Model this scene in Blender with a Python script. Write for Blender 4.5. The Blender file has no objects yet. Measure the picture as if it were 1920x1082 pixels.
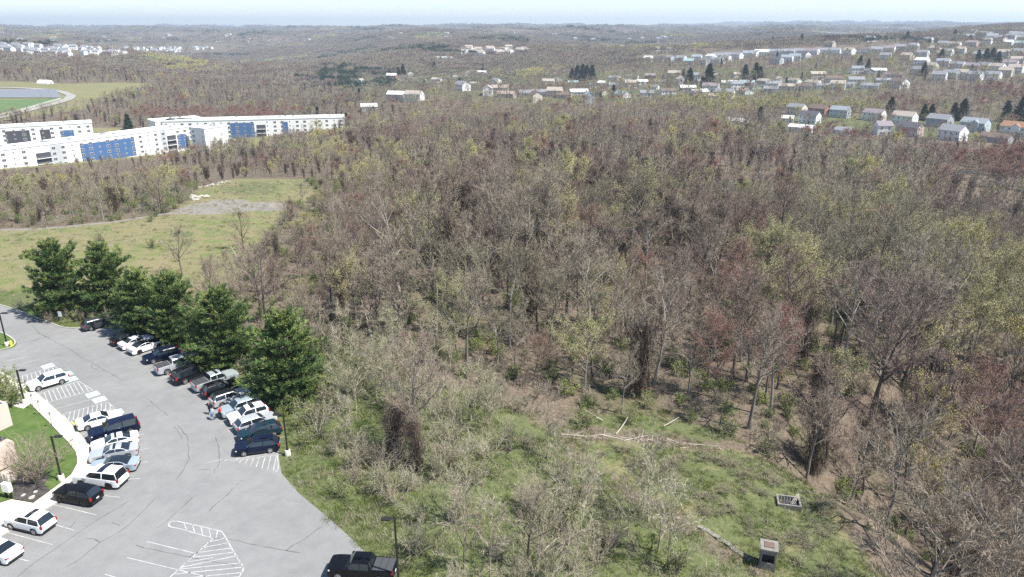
import bpy, bmesh, math, random
import numpy as np
from mathutils import Vector, Matrix

C = bpy.context.scene
COL = C.collection
PI = math.pi

# ------------------------------------------------------------------ camera
CAM_Z = 45.0
FPX = 1371.0                      # focal length in pixels of the 1920 wide photo
PITCH = math.radians(19.6)
cam_d = bpy.data.cameras.new('camera')
cam = bpy.data.objects.new('camera', cam_d)
COL.objects.link(cam)
cam.location = (0, 0, CAM_Z)
cam.rotation_euler = (PI / 2 - PITCH, 0, 0)
cam_d.sensor_width = 36
cam_d.lens = 36 * FPX / 1920
cam_d.clip_start = 0.5
cam_d.clip_end = 60000
C.camera = cam

# ------------------------------------------------------------------ sun and sky
SUN_EL = math.radians(57)
SUN_AZ = math.radians(112)        # clockwise from +Y: to the right and a little behind the camera
sunv = Vector((math.sin(SUN_AZ) * math.cos(SUN_EL), math.cos(SUN_AZ) * math.cos(SUN_EL), math.sin(SUN_EL)))
w = bpy.data.worlds.new('World')
C.world = w
w.use_nodes = True
nt = w.node_tree
sky = nt.nodes.new('ShaderNodeTexSky')
sky.sky_type = 'NISHITA'
sky.sun_disc = False
sky.sun_elevation = SUN_EL
sky.sun_rotation = SUN_AZ
sky.altitude = 300
sky.air_density = 1.0
sky.ozone_density = 2.6
sky.dust_density = 0.2
bg = nt.nodes['Background']
bg.inputs[1].default_value = 0.088
nt.links.new(sky.outputs[0], bg.inputs[0])
sl = bpy.data.lights.new('sun', 'SUN')
sl.energy = 4.2
sl.angle = math.radians(0.5)
sl.color = (1.0, 0.955, 0.88)
so = bpy.data.objects.new('sun', sl)
so.rotation_euler = sunv.to_track_quat('Z', 'Y').to_euler()
so.location = (60, -40, 120)
COL.objects.link(so)

C.view_settings.view_transform = 'Standard'
C.view_settings.look = 'None'
C.view_settings.exposure = 1.2
C.view_settings.gamma = 1.0
C.render.engine = 'CYCLES'
C.cycles.max_bounces = 4
C.cycles.diffuse_bounces = 2
C.cycles.glossy_bounces = 2
C.cycles.transmission_bounces = 2
C.cycles.transparent_max_bounces = 4
C.cycles.volume_bounces = 0
C.cycles.caustics_reflective = False
C.cycles.caustics_refractive = False
C.cycles.use_denoising = False

# ------------------------------------------------------------------ terrain
UC = np.array([-1.2, -0.85, -0.6, -0.35, -0.1, 0.15, 0.4, 0.7, 1.0, 1.3])
YR = np.array([-200, 0, 60, 120, 180, 250, 350, 450, 550, 700, 850, 1000, 1400, 2000, 3000, 5000, 8000, 16000.])
ZT = np.array([
    # -200 0  60 120 180 250 350  450  550  700  850 1000 1400 2000 3000 5000 8000 16000
    [0, 0, 0, 0, -1, -8, -22, -30, -30, -22, -20, -18, 10, -5, 10, 35, 20, 5],
    [0, 0, 0, 0, -1, -8, -22, -30, -30, -22, -20, -18, 10, -8, 5, 28, 20, 5],
    [0, 0, 0, 0, -1, -8, -22, -30, -30, -22, -20, -18, 12, -8, 0, 24, 22, 8],
    [0, 0, 0, 0, -1, -6, -20, -30, -32, -32, -36, -36, -26, -62, -20, 24, 32, 28],
    [0, 0, 0, -1, -2, -5, -12, -18, -20, -11, -34, -44, -8, 6, 14, 25, 38, 42],
    [-3, -3, -3, -4, -4, -6, -11, -15, -16, -12, -16, -12, 4, -10, 14, 30, 48, 70],
    [-4, -4, -4, -6, -8, -10, -14, -17, -18, -11, -5, 7, 22, 12, 14, 34, 62, 110],
    [-6, -6, -6, -10, -13, -15, -16, -18, -17, -9, 4, 14, 34, 42, 30, 38, 68, 130],
    [-6, -6, -6, -10, -13, -15, -16, -18, -17, -9, 4, 14, 34, 42, 30, 38, 68, 130],
    [-6, -6, -6, -10, -13, -15, -16, -18, -17, -9, 4, 14, 34, 42, 30, 38, 68, 130]], float)


def _cr(p0, p1, p2, p3, t):
    return p1 + 0.5 * t * (p2 - p0 + t * (2 * p0 - 5 * p1 + 4 * p2 - p3 + t * (3 * (p1 - p2) + p3 - p0)))


def sstep(e0, e1, v):
    t = np.clip((v - e0) / (e1 - e0), 0, 1)
    return t * t * (3 - 2 * t)


def ground_z(x, y):
    x = np.asarray(x, float)
    y = np.asarray(y, float)
    u = np.clip(x / np.maximum(y, 60), UC[0], UC[-1])
    fu = np.interp(u, UC, np.arange(len(UC)))
    fy = np.interp(y, YR, np.arange(len(YR)))
    iu = np.clip(fu.astype(int), 0, len(UC) - 2)
    iy = np.clip(fy.astype(int), 0, len(YR) - 2)
    tu = fu - iu
    ty = fy - iy
    nu, ny = len(UC), len(YR)
    rows = []
    for a in (-1, 0, 1, 2):
        ju = np.clip(iu + a, 0, nu - 1)
        q = [ZT[ju, np.clip(iy + b, 0, ny - 1)] for b in (-1, 0, 1, 2)]
        rows.append(_cr(q[0], q[1], q[2], q[3], ty))
    z = _cr(rows[0], rows[1], rows[2], rows[3], tu)
    # rolling relief that grows with distance
    am = sstep(150, 700, y) * 1.6 + sstep(1100, 3500, y) * 17 + sstep(5000, 12000, y) * 12
    wl = 1.0
    z = z + am * (np.sin(x * 0.0051 + 1.3 + 0.9 * np.sin(y * 0.0017)) * np.sin(y * 0.0037 + 0.6 + 0.7 * np.sin(x * 0.0023))
                  + 0.5 * np.sin(x * 0.0117 + y * 0.0041) * np.sin(y * 0.0083 - x * 0.002 + 2.0)
                  + 0.55 * sstep(3000, 9000, y) * np.sin(x * 0.0013 + 2.0 + np.sin(x * 0.00037)))
    # small bumps off the tarmac
    z = z + sstep(-0.2, 0.1, u) * 0.25 * np.sin(x * 0.31 + 0.4 * np.sin(y * 0.2)) * np.sin(y * 0.27 + 1.1)
    # steep bank beyond the crest of the meadow
    xc = np.interp(y, [0, 30, 56, 68, 79, 90, 110, 140], [41, 40, 38.5, 36, 26, 36, 60, 200])
    z = z - 8.5 * sstep(0, 20, x - xc) * sstep(160, 90, y)
    # flat tarmac platform
    flat = sstep(-0.10, -0.17, u) * sstep(150, 128, y)
    return z * (1 - flat)


def ray(px, py):
    u = (px - 960.0) / FPX
    v = (541.0 - py) / FPX
    return (u, math.cos(PITCH) + v * math.sin(PITCH), -math.sin(PITCH) + v * math.cos(PITCH))


def plane0(px, py, z=0.0):
    d = ray(px, py)
    t = (z - CAM_Z) / d[2]
    return Vector((d[0] * t, d[1] * t, z))


_T = np.concatenate([np.linspace(30, 300, 541), np.geomspace(301, 25000, 900)])


def hit(px, py):
    d = ray(px, py)
    z = CAM_Z + _T * d[2]
    g = ground_z(_T * d[0], _T * d[1])
    below = np.nonzero(z < g)[0]
    i = below[0] if len(below) else len(_T) - 1
    a, b = _T[max(i - 1, 0)], _T[i]
    for _ in range(18):
        m = 0.5 * (a + b)
        if CAM_Z + m * d[2] < float(ground_z(m * d[0], m * d[1])):
            b = m
        else:
            a = m
    return Vector((b * d[0], b * d[1], float(ground_z(b * d[0], b * d[1]))))


def project(x, y, z):
    dy, dz = y, z - CAM_Z
    dep = dy * math.cos(PITCH) - dz * math.sin(PITCH)
    up = dy * math.sin(PITCH) + dz * math.cos(PITCH)
    return 960 + FPX * x / dep, 541 - FPX * up / dep, dep


def gz(x, y):
    return float(ground_z(x, y))


def in_poly(x, y, poly):
    x = np.asarray(x)
    y = np.asarray(y)
    c = np.zeros(x.shape, bool)
    n = len(poly)
    for i in range(n):
        x0, y0 = poly[i][0], poly[i][1]
        x1, y1 = poly[i - 1][0], poly[i - 1][1]
        cond = ((y0 > y) != (y1 > y))
        with np.errstate(divide='ignore', invalid='ignore'):
            xi = (x1 - x0) * (y - y0) / (y1 - y0 + 1e-12) + x0
        c ^= cond & (x < xi)
    return c


def poly_dist(x, y, poly, closed=True):
    x = np.asarray(x, float)
    y = np.asarray(y, float)
    best = np.full(x.shape, 1e9)
    n = len(poly)
    for i in range(n if closed else n - 1):
        ax, ay = poly[i][0], poly[i][1]
        bx, by = poly[(i + 1) % n][0], poly[(i + 1) % n][1]
        l2 = (bx - ax) ** 2 + (by - ay) ** 2 + 1e-9
        t = np.clip(((x - ax) * (bx - ax) + (y - ay) * (by - ay)) / l2, 0, 1)
        best = np.minimum(best, np.hypot(x - ax - t * (bx - ax), y - ay - t * (by - ay)))
    return best


def W(pts):
    return [hit(*p) for p in pts]


def P0(pts, z=0.0):
    return [plane0(p[0], p[1], z) for p in pts]


# ------------------------------------------------------------------ materials
def _new(name):
    m = bpy.data.materials.new(name)
    m.use_nodes = True
    return m, m.node_tree, m.node_tree.nodes['Principled BSDF']


def mat(name, col, rough=0.6, col2=None, scale=3.0, metal=0.0, coat=0.0, bump=0.0, spec=0.5, detail=4, objvar=0.0):
    m, t, b = _new(name)
    b.inputs['Roughness'].default_value = rough
    b.inputs['Metallic'].default_value = metal
    b.inputs['Coat Weight'].default_value = coat
    b.inputs['Coat Roughness'].default_value = 0.06
    b.inputs['Specular IOR Level'].default_value = spec
    b.inputs['Base Color'].default_value = (*col, 1)
    if col2 is not None or bump:
        tc = t.nodes.new('ShaderNodeTexCoord')
        n = t.nodes.new('ShaderNodeTexNoise')
        n.inputs['Scale'].default_value = scale
        n.inputs['Detail'].default_value = detail
        n.inputs['Roughness'].default_value = 0.65
        t.links.new(tc.outputs['Object'], n.inputs['Vector'])
        if col2 is not None:
            r = t.nodes.new('ShaderNodeValToRGB')
            r.color_ramp.elements[0].position = 0.35
            r.color_ramp.elements[1].position = 0.65
            r.color_ramp.elements[0].color = (*col, 1)
            r.color_ramp.elements[1].color = (*col2, 1)
            t.links.new(n.outputs[0], r.inputs[0])
            t.links.new(r.outputs[0], b.inputs['Base Color'])
        if bump:
            bp = t.nodes.new('ShaderNodeBump')
            bp.inputs['Strength'].default_value = bump
            t.links.new(n.outputs[0], bp.inputs['Height'])
            t.links.new(bp.outputs[0], b.inputs['Normal'])
    return m


def twig_mat(name, cols, loc_cols=None, loc_scale=0.012, loc_amt=0.5, transl=0.0):
    """colour drawn per plant, drifting over the land in broad patches of species"""
    m, t, b = _new(name)
    b.inputs['Roughness'].default_value = 0.85
    b.inputs['Specular IOR Level'].default_value = 0.15
    oi = t.nodes.new('ShaderNodeObjectInfo')
    r = t.nodes.new('ShaderNodeValToRGB')
    el = r.color_ramp.elements
    while len(el) < len(cols):
        el.new(0.5)
    for i, c in enumerate(cols):
        el[i].position = i / max(1, len(cols) - 1)
        el[i].color = (*c, 1)
    t.links.new(oi.outputs['Random'], r.inputs[0])
    out = r.outputs[0]
    if loc_cols:
        n = t.nodes.new('ShaderNodeTexNoise')
        n.inputs['Scale'].default_value = loc_scale
        n.inputs['Detail'].default_value = 2
        t.links.new(oi.outputs['Location'], n.inputs['Vector'])
        r2 = t.nodes.new('ShaderNodeValToRGB')
        e2 = r2.color_ramp.elements
        while len(e2) < len(loc_cols):
            e2.new(0.5)
        for i, c in enumerate(loc_cols):
            e2[i].position = 0.3 + 0.4 * i / max(1, len(loc_cols) - 1)
            e2[i].color = (*c, 1)
        t.links.new(n.outputs[0], r2.inputs[0])
        mx = t.nodes.new('ShaderNodeMix')
        mx.data_type = 'RGBA'
        mx.inputs[0].default_value = loc_amt
        t.links.new(out, mx.inputs[6])
        t.links.new(r2.outputs[0], mx.inputs[7])
        out = mx.outputs[2]
    t.links.new(out, b.inputs['Base Color'])
    return m


# ------------------------------------------------------------------ mesh builder
class MB:
    def __init__(s):
        s.v = []
        s.f = []
        s.m = []

    def quad(s, a, b, c, d, m=0):
        n = len(s.v)
        s.v += [tuple(a), tuple(b), tuple(c), tuple(d)]
        s.f.append((n, n + 1, n + 2, n + 3))
        s.m.append(m)

    def tri(s, a, b, c, m=0):
        n = len(s.v)
        s.v += [tuple(a), tuple(b), tuple(c)]
        s.f.append((n, n + 1, n + 2))
        s.m.append(m)

    def poly(s, pts, m=0):
        n = len(s.v)
        s.v += [tuple(p) for p in pts]
        s.f.append(tuple(range(n, n + len(pts))))
        s.m.append(m)

    def box(s, lo, hi, m=0, M=None):
        (x0, y0, z0), (x1, y1, z1) = lo, hi
        n = len(s.v)
        vs = [(x0, y0, z0), (x1, y0, z0), (x1, y1, z0), (x0, y1, z0), (x0, y0, z1), (x1, y0, z1), (x1, y1, z1), (x0, y1, z1)]
        if M is not None:
            vs = [tuple(M @ Vector(q)) for q in vs]
        s.v += vs
        for f in ((0, 3, 2, 1), (4, 5, 6, 7), (0, 1, 5, 4), (1, 2, 6, 5), (2, 3, 7, 6), (3, 0, 4, 7)):
            s.f.append(tuple(n + k for k in f))
            s.m.append(m)

    def tube(s, pts, rad, sides=6, m=0, cap=False):
        n0 = len(s.v)
        k = len(pts)
        prev = None
        for i in range(k):
            p = Vector(pts[i])
            d = Vector(pts[min(i + 1, k - 1)]) - Vector(pts[max(i - 1, 0)])
            if d.length < 1e-9:
                d = Vector((0, 0, 1))
            d.normalize()
            if prev is None:
                a = d.orthogonal().normalized()
            else:
                a = prev - d * prev.dot(d)
                a = a.normalized() if a.length > 1e-6 else d.orthogonal().normalized()
            prev = a
            b = d.cross(a)
            for j in range(sides):
                q = 2 * PI * j / sides
                s.v.append(tuple(p + (a * math.cos(q) + b * math.sin(q)) * rad[i]))
        for i in range(k - 1):
            for j in range(sides):
                j2 = (j + 1) % sides
                s.f.append((n0 + i * sides + j, n0 + i * sides + j2, n0 + (i + 1) * sides + j2, n0 + (i + 1) * sides + j))
                s.m.append(m)
        if cap:
            s.f.append(tuple(n0 + (k - 1) * sides + j for j in range(sides)))
            s.m.append(m)
            s.f.append(tuple(n0 + j for j in reversed(range(sides))))
            s.m.append(m)

    def lathe(s, prof, sides=16, m=0, M=None):
        n0 = len(s.v)
        for r, z in prof:
            for j in range(sides):
                q = 2 * PI * j / sides
                p = Vector((r * math.cos(q), r * math.sin(q), z))
                s.v.append(tuple(M @ p if M is not None else p))
        for i in range(len(prof) - 1):
            for j in range(sides):
                j2 = (j + 1) % sides
                s.f.append((n0 + i * sides + j, n0 + i * sides + j2, n0 + (i + 1) * sides + j2, n0 + (i + 1) * sides + j))
                s.m.append(m)
        s.f.append(tuple(n0 + j for j in reversed(range(sides))))
        s.m.append(m)
        s.f.append(tuple(n0 + (len(prof) - 1) * sides + j for j in range(sides)))
        s.m.append(m)

    def mesh(s, name, mats, smooth=None):
        me = bpy.data.meshes.new(name)
        me.from_pydata(s.v, [], s.f)
        if not isinstance(mats, (list, tuple)):
            mats = [mats]
        for q in mats:
            me.materials.append(q)
        if len(mats) > 1:
            me.polygons.foreach_set('material_index', s.m)
        if smooth is not None:
            me.polygons.foreach_set('use_smooth', [True] * len(me.polygons))
            me.set_sharp_from_angle(angle=math.radians(smooth))
        me.update()
        return me

    def build(s, name, mats, parent=None, smooth=None):
        me = s.mesh(name, mats, smooth)
        return link(name, me, parent)


def link(name, me, parent=None):
    o = bpy.data.objects.new(name, me)
    COL.objects.link(o)
    if parent is not None:
        o.parent = parent
    return o


def empty(name, loc=(0, 0, 0), rz=0.0, scale=None):
    o = bpy.data.objects.new(name, None)
    o.empty_display_size = 0.3
    COL.objects.link(o)
    o.location = loc
    o.rotation_euler = (0, 0, rz)
    if scale:
        o.scale = (scale, scale, scale) if not isinstance(scale, (tuple, list)) else scale
    return o


def tag(o, label=None, cat=None, group=None, kind=None):
    if label:
        o['label'] = label
    if cat:
        o['category'] = cat
    if group:
        o['group'] = group
    if kind:
        o['kind'] = kind
    return o


def copy_thing(o, parent=None):
    c = o.copy()
    COL.objects.link(c)
    if parent is not None:
        c.parent = parent
    for ch in o.children:
        copy_thing(ch, c)
    return c

# ------------------------------------------------------------------ zones of the land (photo outlines laid on the ground)
LOT_E = [(0, 572), (30, 581), (60, 592), (92, 605), (118, 615), (138, 617), (156, 615), (205, 607)]
LOT_E2 = [(219, 608), (250, 622), (292, 640), (335, 655), (392, 690), (440, 712), (478, 742), (508, 772), (521, 800), (523, 860), (528, 888), (560, 925), (620, 975), (672, 1022), (722, 1082), (760, 1130)]
LOT_W = [(-120, 1075), (0, 1007), (110, 941), (143, 914), (163, 891), (170, 880), (176, 862), (175, 850), (167, 835), (150, 817), (130, 793), (108, 773), (90, 757), (73, 742), (57, 730), (27, 712), (0, 697), (-60, 668), (-160, 640)]
LOT_POLY = P0(LOT_E + LOT_E2 + [(760, 1400), (-700, 1400)] + LOT_W + [(-160, 545)])
FIELD_W = W([(-300, 440), (0, 432), (120, 425), (250, 412), (325, 402), (355, 372), (378, 352), (440, 335), (570, 336), (592, 366), (545, 392), (515, 420), (500, 452), (462, 500), (430, 530), (400, 560), (330, 600), (230, 580), (100, 588), (40, 572), (-300, 520)])
BASIN_W = W([(1045, 818), (1200, 823), (1330, 840), (1480, 890), (1555, 935), (1585, 970), (1620, 1030), (1660, 1082), (1650, 1250), (1500, 1200), (1440, 1082), (1250, 955), (1130, 880)])
THICK_W = W([(535, 880), (600, 955), (720, 1075), (760, 1300), (1500, 1300), (1440, 1082), (1250, 955), (1060, 818), (1000, 770), (900, 735), (760, 690), (650, 640), (560, 590), (520, 620), (590, 690), (600, 760), (560, 800)])
APT_W = [(-380, 330), (-281, 358), (-207, 482), (-190, 478), (-120, 550), (-115, 585), (-420, 590)]
SOLAR_W = W([(-120, 150), (60, 154), (120, 157), (235, 155), (300, 158), (255, 175), (210, 186), (150, 207), (60, 218), (-120, 244)])
N1_W = W([(640, 148), (800, 120), (960, 135), (1300, 128), (1640, 128), (1700, 160), (1640, 182), (1300, 187), (1130, 196), (900, 192), (720, 186)])
N2_W = W([(1455, 214), (1700, 215), (1990, 232), (1990, 262), (1780, 262), (1640, 255), (1470, 242)])
N3_W = W([(1640, 70), (1990, 70), (1990, 155), (1690, 155), (1640, 120)])
N4_W = W([(1195, 103), (1640, 84), (1700, 84), (1700, 100), (1480, 122), (1195, 120)])
N5_W = W([(0, 80), (330, 80), (440, 80), (445, 96), (340, 112), (180, 114), (0, 106)])
N6_W = W([(855, 88), (995, 90), (995, 102), (860, 112)])
N7_W = W([(1120, 84), (1350, 82), (1350, 94), (1120, 96)])
GRASS2_W = W([(1020, 800), (1060, 770), (1200, 762), (1340, 795), (1420, 850), (1500, 885), (1480, 890), (1330, 838), (1200, 820), (1050, 815)])
GRAVEL_W = W([(318, 402), (330, 394), (360, 383), (410, 374), (455, 374), (470, 380), (530, 379), (545, 386), (470, 396), (400, 402)])
MEADOW_W = W([(395, 352), (440, 340), (500, 338), (545, 345), (535, 368), (480, 372), (420, 368), (392, 362)])

# ------------------------------------------------------------------ the ground sheet
def build_ground():
    ys = list(np.arange(-60, 30, 6.0)) + list(np.arange(30, 170, 0.9))
    y = ys[-1]
    while y < 17000:
        y += max(1.0, (y - 100) * 0.014)
        ys.append(y)
    ys = np.array(ys)
    ts = np.linspace(-1.3, 1.3, 380)
    Y, T = np.meshgrid(ys, ts, indexing='ij')
    X = T * (Y + 110)
    Z = ground_z(X, Y)
    n, k = X.shape
    me = bpy.data.meshes.new('ground')
    V = np.stack([X, Y, Z], -1).reshape(-1, 3)
    me.vertices.add(n * k)
    me.vertices.foreach_set('co', V.ravel())
    idx = np.arange(n * k).reshape(n, k)
    F = np.stack([idx[:-1, :-1], idx[:-1, 1:], idx[1:, 1:], idx[1:, :-1]], -1).reshape(-1, 4)
    me.loops.add(F.size)
    me.loops.foreach_set('vertex_index', F.ravel().astype(np.int32))
    me.polygons.add(len(F))
    me.polygons.foreach_set('loop_start', (np.arange(len(F)) * 4).astype(np.int32))
    me.polygons.foreach_set('loop_total', np.full(len(F), 4, np.int32))
    me.polygons.foreach_set('use_smooth', np.ones(len(F), bool))
    me.update()
    # ground cover by zone: R lush grass, G dry meadow, B bare gravel; none = leaf litter
    x, y = X.ravel(), Y.ravel()

    def soft(poly, wdt):
        d = poly_dist(x, y, poly)
        ins = in_poly(x, y, poly)
        return np.where(ins, 0.5 + np.minimum(d / wdt, 1) * 0.5, 0.5 - np.minimum(d / wdt, 1) * 0.5)
    R = np.zeros_like(x)
    G = np.zeros_like(x)
    B = np.zeros_like(x)
    R = np.maximum(R, 0.62 * soft(BASIN_W, 2.5))
    G = np.maximum(G, 0.8 * soft(BASIN_W, 2.5))
    R = np.maximum(R, 0.72 * soft(THICK_W, 4))
    R = np.maximum(R, 0.62 * soft(GRASS2_W, 3))
    G = np.maximum(G, soft(FIELD_W, 5))
    R = np.maximum(R, 0.55 * soft(MEADOW_W, 6))
    B = np.maximum(B, soft(GRAVEL_W, 1.2))
    lot = poly_dist(x, y, LOT_POLY)
    R = np.maximum(R, 1.0 * np.clip(1 - lot / 9, 0, 1) ** 0.6)
    for p, a in ((N1_W, .52), (N2_W, .6), (N3_W, .42), (N4_W, .4), (N5_W, .4), (N6_W, .3)):
        R = np.maximum(R, a * soft(p, 12))
    G = np.maximum(G, soft(SOLAR_W, 15))
    R = np.maximum(R, 0.35 * soft(SOLAR_W, 15))
    G = np.maximum(G, soft(APT_W, 8))
    tracks = W([(-100, 437), (0, 431), (60, 430), (130, 425), (220, 415), (290, 404), (330, 397)])
    B = np.maximum(B, 0.75 * np.clip(1.6 - poly_dist(x, y, tracks, False) / 1.3, 0, 1))
    ca = me.color_attributes.new('zone', 'FLOAT_COLOR', 'POINT')
    ca.data.foreach_set('color', np.stack([R, G, B, np.ones_like(R)], -1).astype(np.float32).ravel())
    m, t, b = _new('ground cover')
    b.inputs['Roughness'].default_value = 0.95
    b.inputs['Specular IOR Level'].default_value = 0.1
    L = t.links

    def noise(sc, det=5, rough=0.6):
        q = t.nodes.new('ShaderNodeTexNoise')
        q.inputs['Scale'].default_value = sc
        q.inputs['Detail'].default_value = det
        q.inputs['Roughness'].default_value = rough
        L.new(tc.outputs['Object'], q.inputs['Vector'])
        return q.outputs[0]

    def ramp(src, cols, lo=0.3, hi=0.7):
        r = t.nodes.new('ShaderNodeValToRGB')
        e = r.color_ramp.elements
        while len(e) < len(cols):
            e.new(0.5)
        for i, c in enumerate(cols):
            e[i].position = lo + (hi - lo) * i / (len(cols) - 1)
            e[i].color = (*c, 1)
        L.new(src, r.inputs[0])
        return r.outputs[0]

    def mix(f, a, c):
        q = t.nodes.new('ShaderNodeMix')
        q.data_type = 'RGBA'
        L.new(f, q.inputs[0])
        L.new(a, q.inputs[6])
        L.new(c, q.inputs[7])
        return q.outputs[2]

    def edge(chan, nz, amt=0.5, lo=0.35, hi=0.65):
        # zone weight broken up by noise
        a = t.nodes.new('ShaderNodeMath')
        a.operation = 'MULTIPLY_ADD'
        L.new(nz, a.inputs[0])
        a.inputs[1].default_value = amt
        a.inputs[2].default_value = -amt * 0.5
        s = t.nodes.new('ShaderNodeMath')
        s.operation = 'ADD'
        L.new(chan, s.inputs[0])
        L.new(a.outputs[0], s.inputs[1])
        r = t.nodes.new('ShaderNodeMapRange')
        r.interpolation_type = 'SMOOTHSTEP'
        r.inputs[1].default_value = lo
        r.inputs[2].default_value = hi
        L.new(s.outputs[0], r.inputs[0])
        return r.outputs[0]
    tc = t.nodes.new('ShaderNodeTexCoord')
    at = t.nodes.new('ShaderNodeAttribute')
    at.attribute_name = 'zone'
    sp = t.nodes.new('ShaderNodeSeparateColor')
    L.new(at.outputs['Color'], sp.inputs[0])
    n_f, n_m, n_b, n_h = noise(2.3, 6, 0.75), noise(0.35, 5), noise(0.06, 4), noise(0.012, 3)
    litter = ramp(n_f, [(0.065, 0.05, 0.038), (0.135, 0.106, 0.08), (0.22, 0.18, 0.14)])
    litter2 = ramp(n_f, [(0.05, 0.055, 0.025), (0.10, 0.10, 0.05), (0.16, 0.14, 0.09)])
    base = mix(ramp(n_b, [(0, 0, 0), (1, 1, 1)], 0.5, 0.75), litter, litter2)
    dry = ramp(n_f, [(0.13, 0.115, 0.06), (0.2, 0.175, 0.095), (0.27, 0.23, 0.135)])
    grn = ramp(n_f, [(0.07, 0.105, 0.03), (0.12, 0.16, 0.05), (0.16, 0.19, 0.075)])
    field = mix(ramp(n_m, [(0, 0, 0), (1, 1, 1)], 0.38, 0.62), dry, grn)
    field = mix(ramp(n_b, [(0, 0, 0), (1, 1, 1)], 0.4, 0.66), field, dry)
    lush = ramp(n_f, [(0.062, 0.078, 0.030), (0.102, 0.122, 0.050), (0.155, 0.155, 0.082)])
    grav = ramp(n_f, [(0.14, 0.13, 0.11), (0.215, 0.2, 0.175), (0.28, 0.26, 0.22)])
    c = mix(edge(sp.outputs[1], n_m), base, field)
    c = mix(edge(sp.outputs[0], n_m, 0.8), c, lush)
    c = mix(edge(sp.outputs[2], n_m, 0.5), c, grav)
    L.new(c, b.inputs['Base Color'])
    bp = t.nodes.new('ShaderNodeBump')
    bp.inputs['Strength'].default_value = 0.5
    bp.inputs['Distance'].default_value = 0.25
    L.new(n_f, bp.inputs['Height'])
    L.new(bp.outputs[0], b.inputs['Normal'])
    me.materials.append(m)
    o = link('ground', me)
    tag(o, 'rolling ground of leaf litter, meadow and grass under the woods', None, None, 'structure')


build_ground()

# ------------------------------------------------------------------ plants: makers
M_BARK = twig_mat('bark', [(0.085, 0.07, 0.062), (0.20, 0.175, 0.15), (0.06, 0.048, 0.045), (0.34, 0.31, 0.27), (0.12, 0.10, 0.088)])
M_TWIG = twig_mat('bare twigs', [(0.19, 0.167, 0.14), (0.255, 0.232, 0.19), (0.14, 0.115, 0.105), (0.31, 0.285, 0.235), (0.22, 0.195, 0.135)],
                  [(0.17, 0.125, 0.12), (0.235, 0.155, 0.122), (0.29, 0.24, 0.18), (0.255, 0.225, 0.145), (0.215, 0.165, 0.155)], 0.017, 0.66)
M_PALE = twig_mat('pale brush twigs', [(0.33, 0.295, 0.205), (0.28, 0.245, 0.18), (0.30, 0.30, 0.185), (0.25, 0.20, 0.16), (0.385, 0.355, 0.265)])
M_BUD = twig_mat('opening buds', [(0.47, 0.41, 0.145), (0.32, 0.31, 0.16), (0.42, 0.385, 0.17), (0.29, 0.295, 0.15)])
M_RED = twig_mat('red buds', [(0.27, 0.12, 0.10), (0.24, 0.145, 0.115), (0.30, 0.17, 0.13)])
M_VINE = twig_mat('hanging vines', [(0.075, 0.052, 0.045), (0.105, 0.08, 0.062), (0.055, 0.04, 0.038)])
M_LEAF = twig_mat('young leaves', [(0.10, 0.155, 0.03), (0.16, 0.20, 0.045), (0.085, 0.115, 0.035), (0.13, 0.14, 0.06)])
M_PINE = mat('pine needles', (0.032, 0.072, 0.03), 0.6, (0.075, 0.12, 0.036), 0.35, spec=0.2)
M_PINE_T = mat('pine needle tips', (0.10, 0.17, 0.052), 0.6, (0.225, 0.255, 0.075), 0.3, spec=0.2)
M_SPRUCE = twig_mat('spruce needles', [(0.022, 0.045, 0.022), (0.03, 0.055, 0.03), (0.018, 0.035, 0.02)])
M_DEAD = mat('weathered dead wood', (0.34, 0.30, 0.24), 0.9, (0.46, 0.42, 0.35), 2.0)


def rvec(rng):
    while True:
        v = Vector((rng.uniform(-1, 1), rng.uniform(-1, 1), rng.uniform(-1, 1)))
        if 0.05 < v.length < 1:
            return v.normalized()


def stick(rng, p, d, ln, n, bend, up=0.0):
    pts = [p.copy()]
    d = d.copy()
    for i in range(n):
        d = (d + rvec(rng) * bend + Vector((0, 0, up))).normalized()
        pts.append(pts[-1] + d * (ln / n))
    return pts, d


def along(pts, t):
    k = t * (len(pts) - 1)
    i = min(int(k), len(pts) - 2)
    f = k - i
    return pts[i].lerp(pts[i + 1], f), (pts[i + 1] - pts[i]).normalized()


def side_dir(rng, d, ang, az=None):
    a = d.orthogonal().normalized()
    b = d.cross(a)
    q = rng.uniform(0, 2 * PI) if az is None else az
    return (d * math.cos(ang) + (a * math.cos(q) + b * math.sin(q)) * math.sin(ang)).normalized()


def blade(mb, rng, p, d, ln, wd, m=0):
    s = d.cross(rvec(rng))
    if s.length < 1e-4:
        s = d.orthogonal()
    s = s.normalized() * wd * 0.5
    mb.tri(p - s, p + s, p + d * ln, m)


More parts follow.
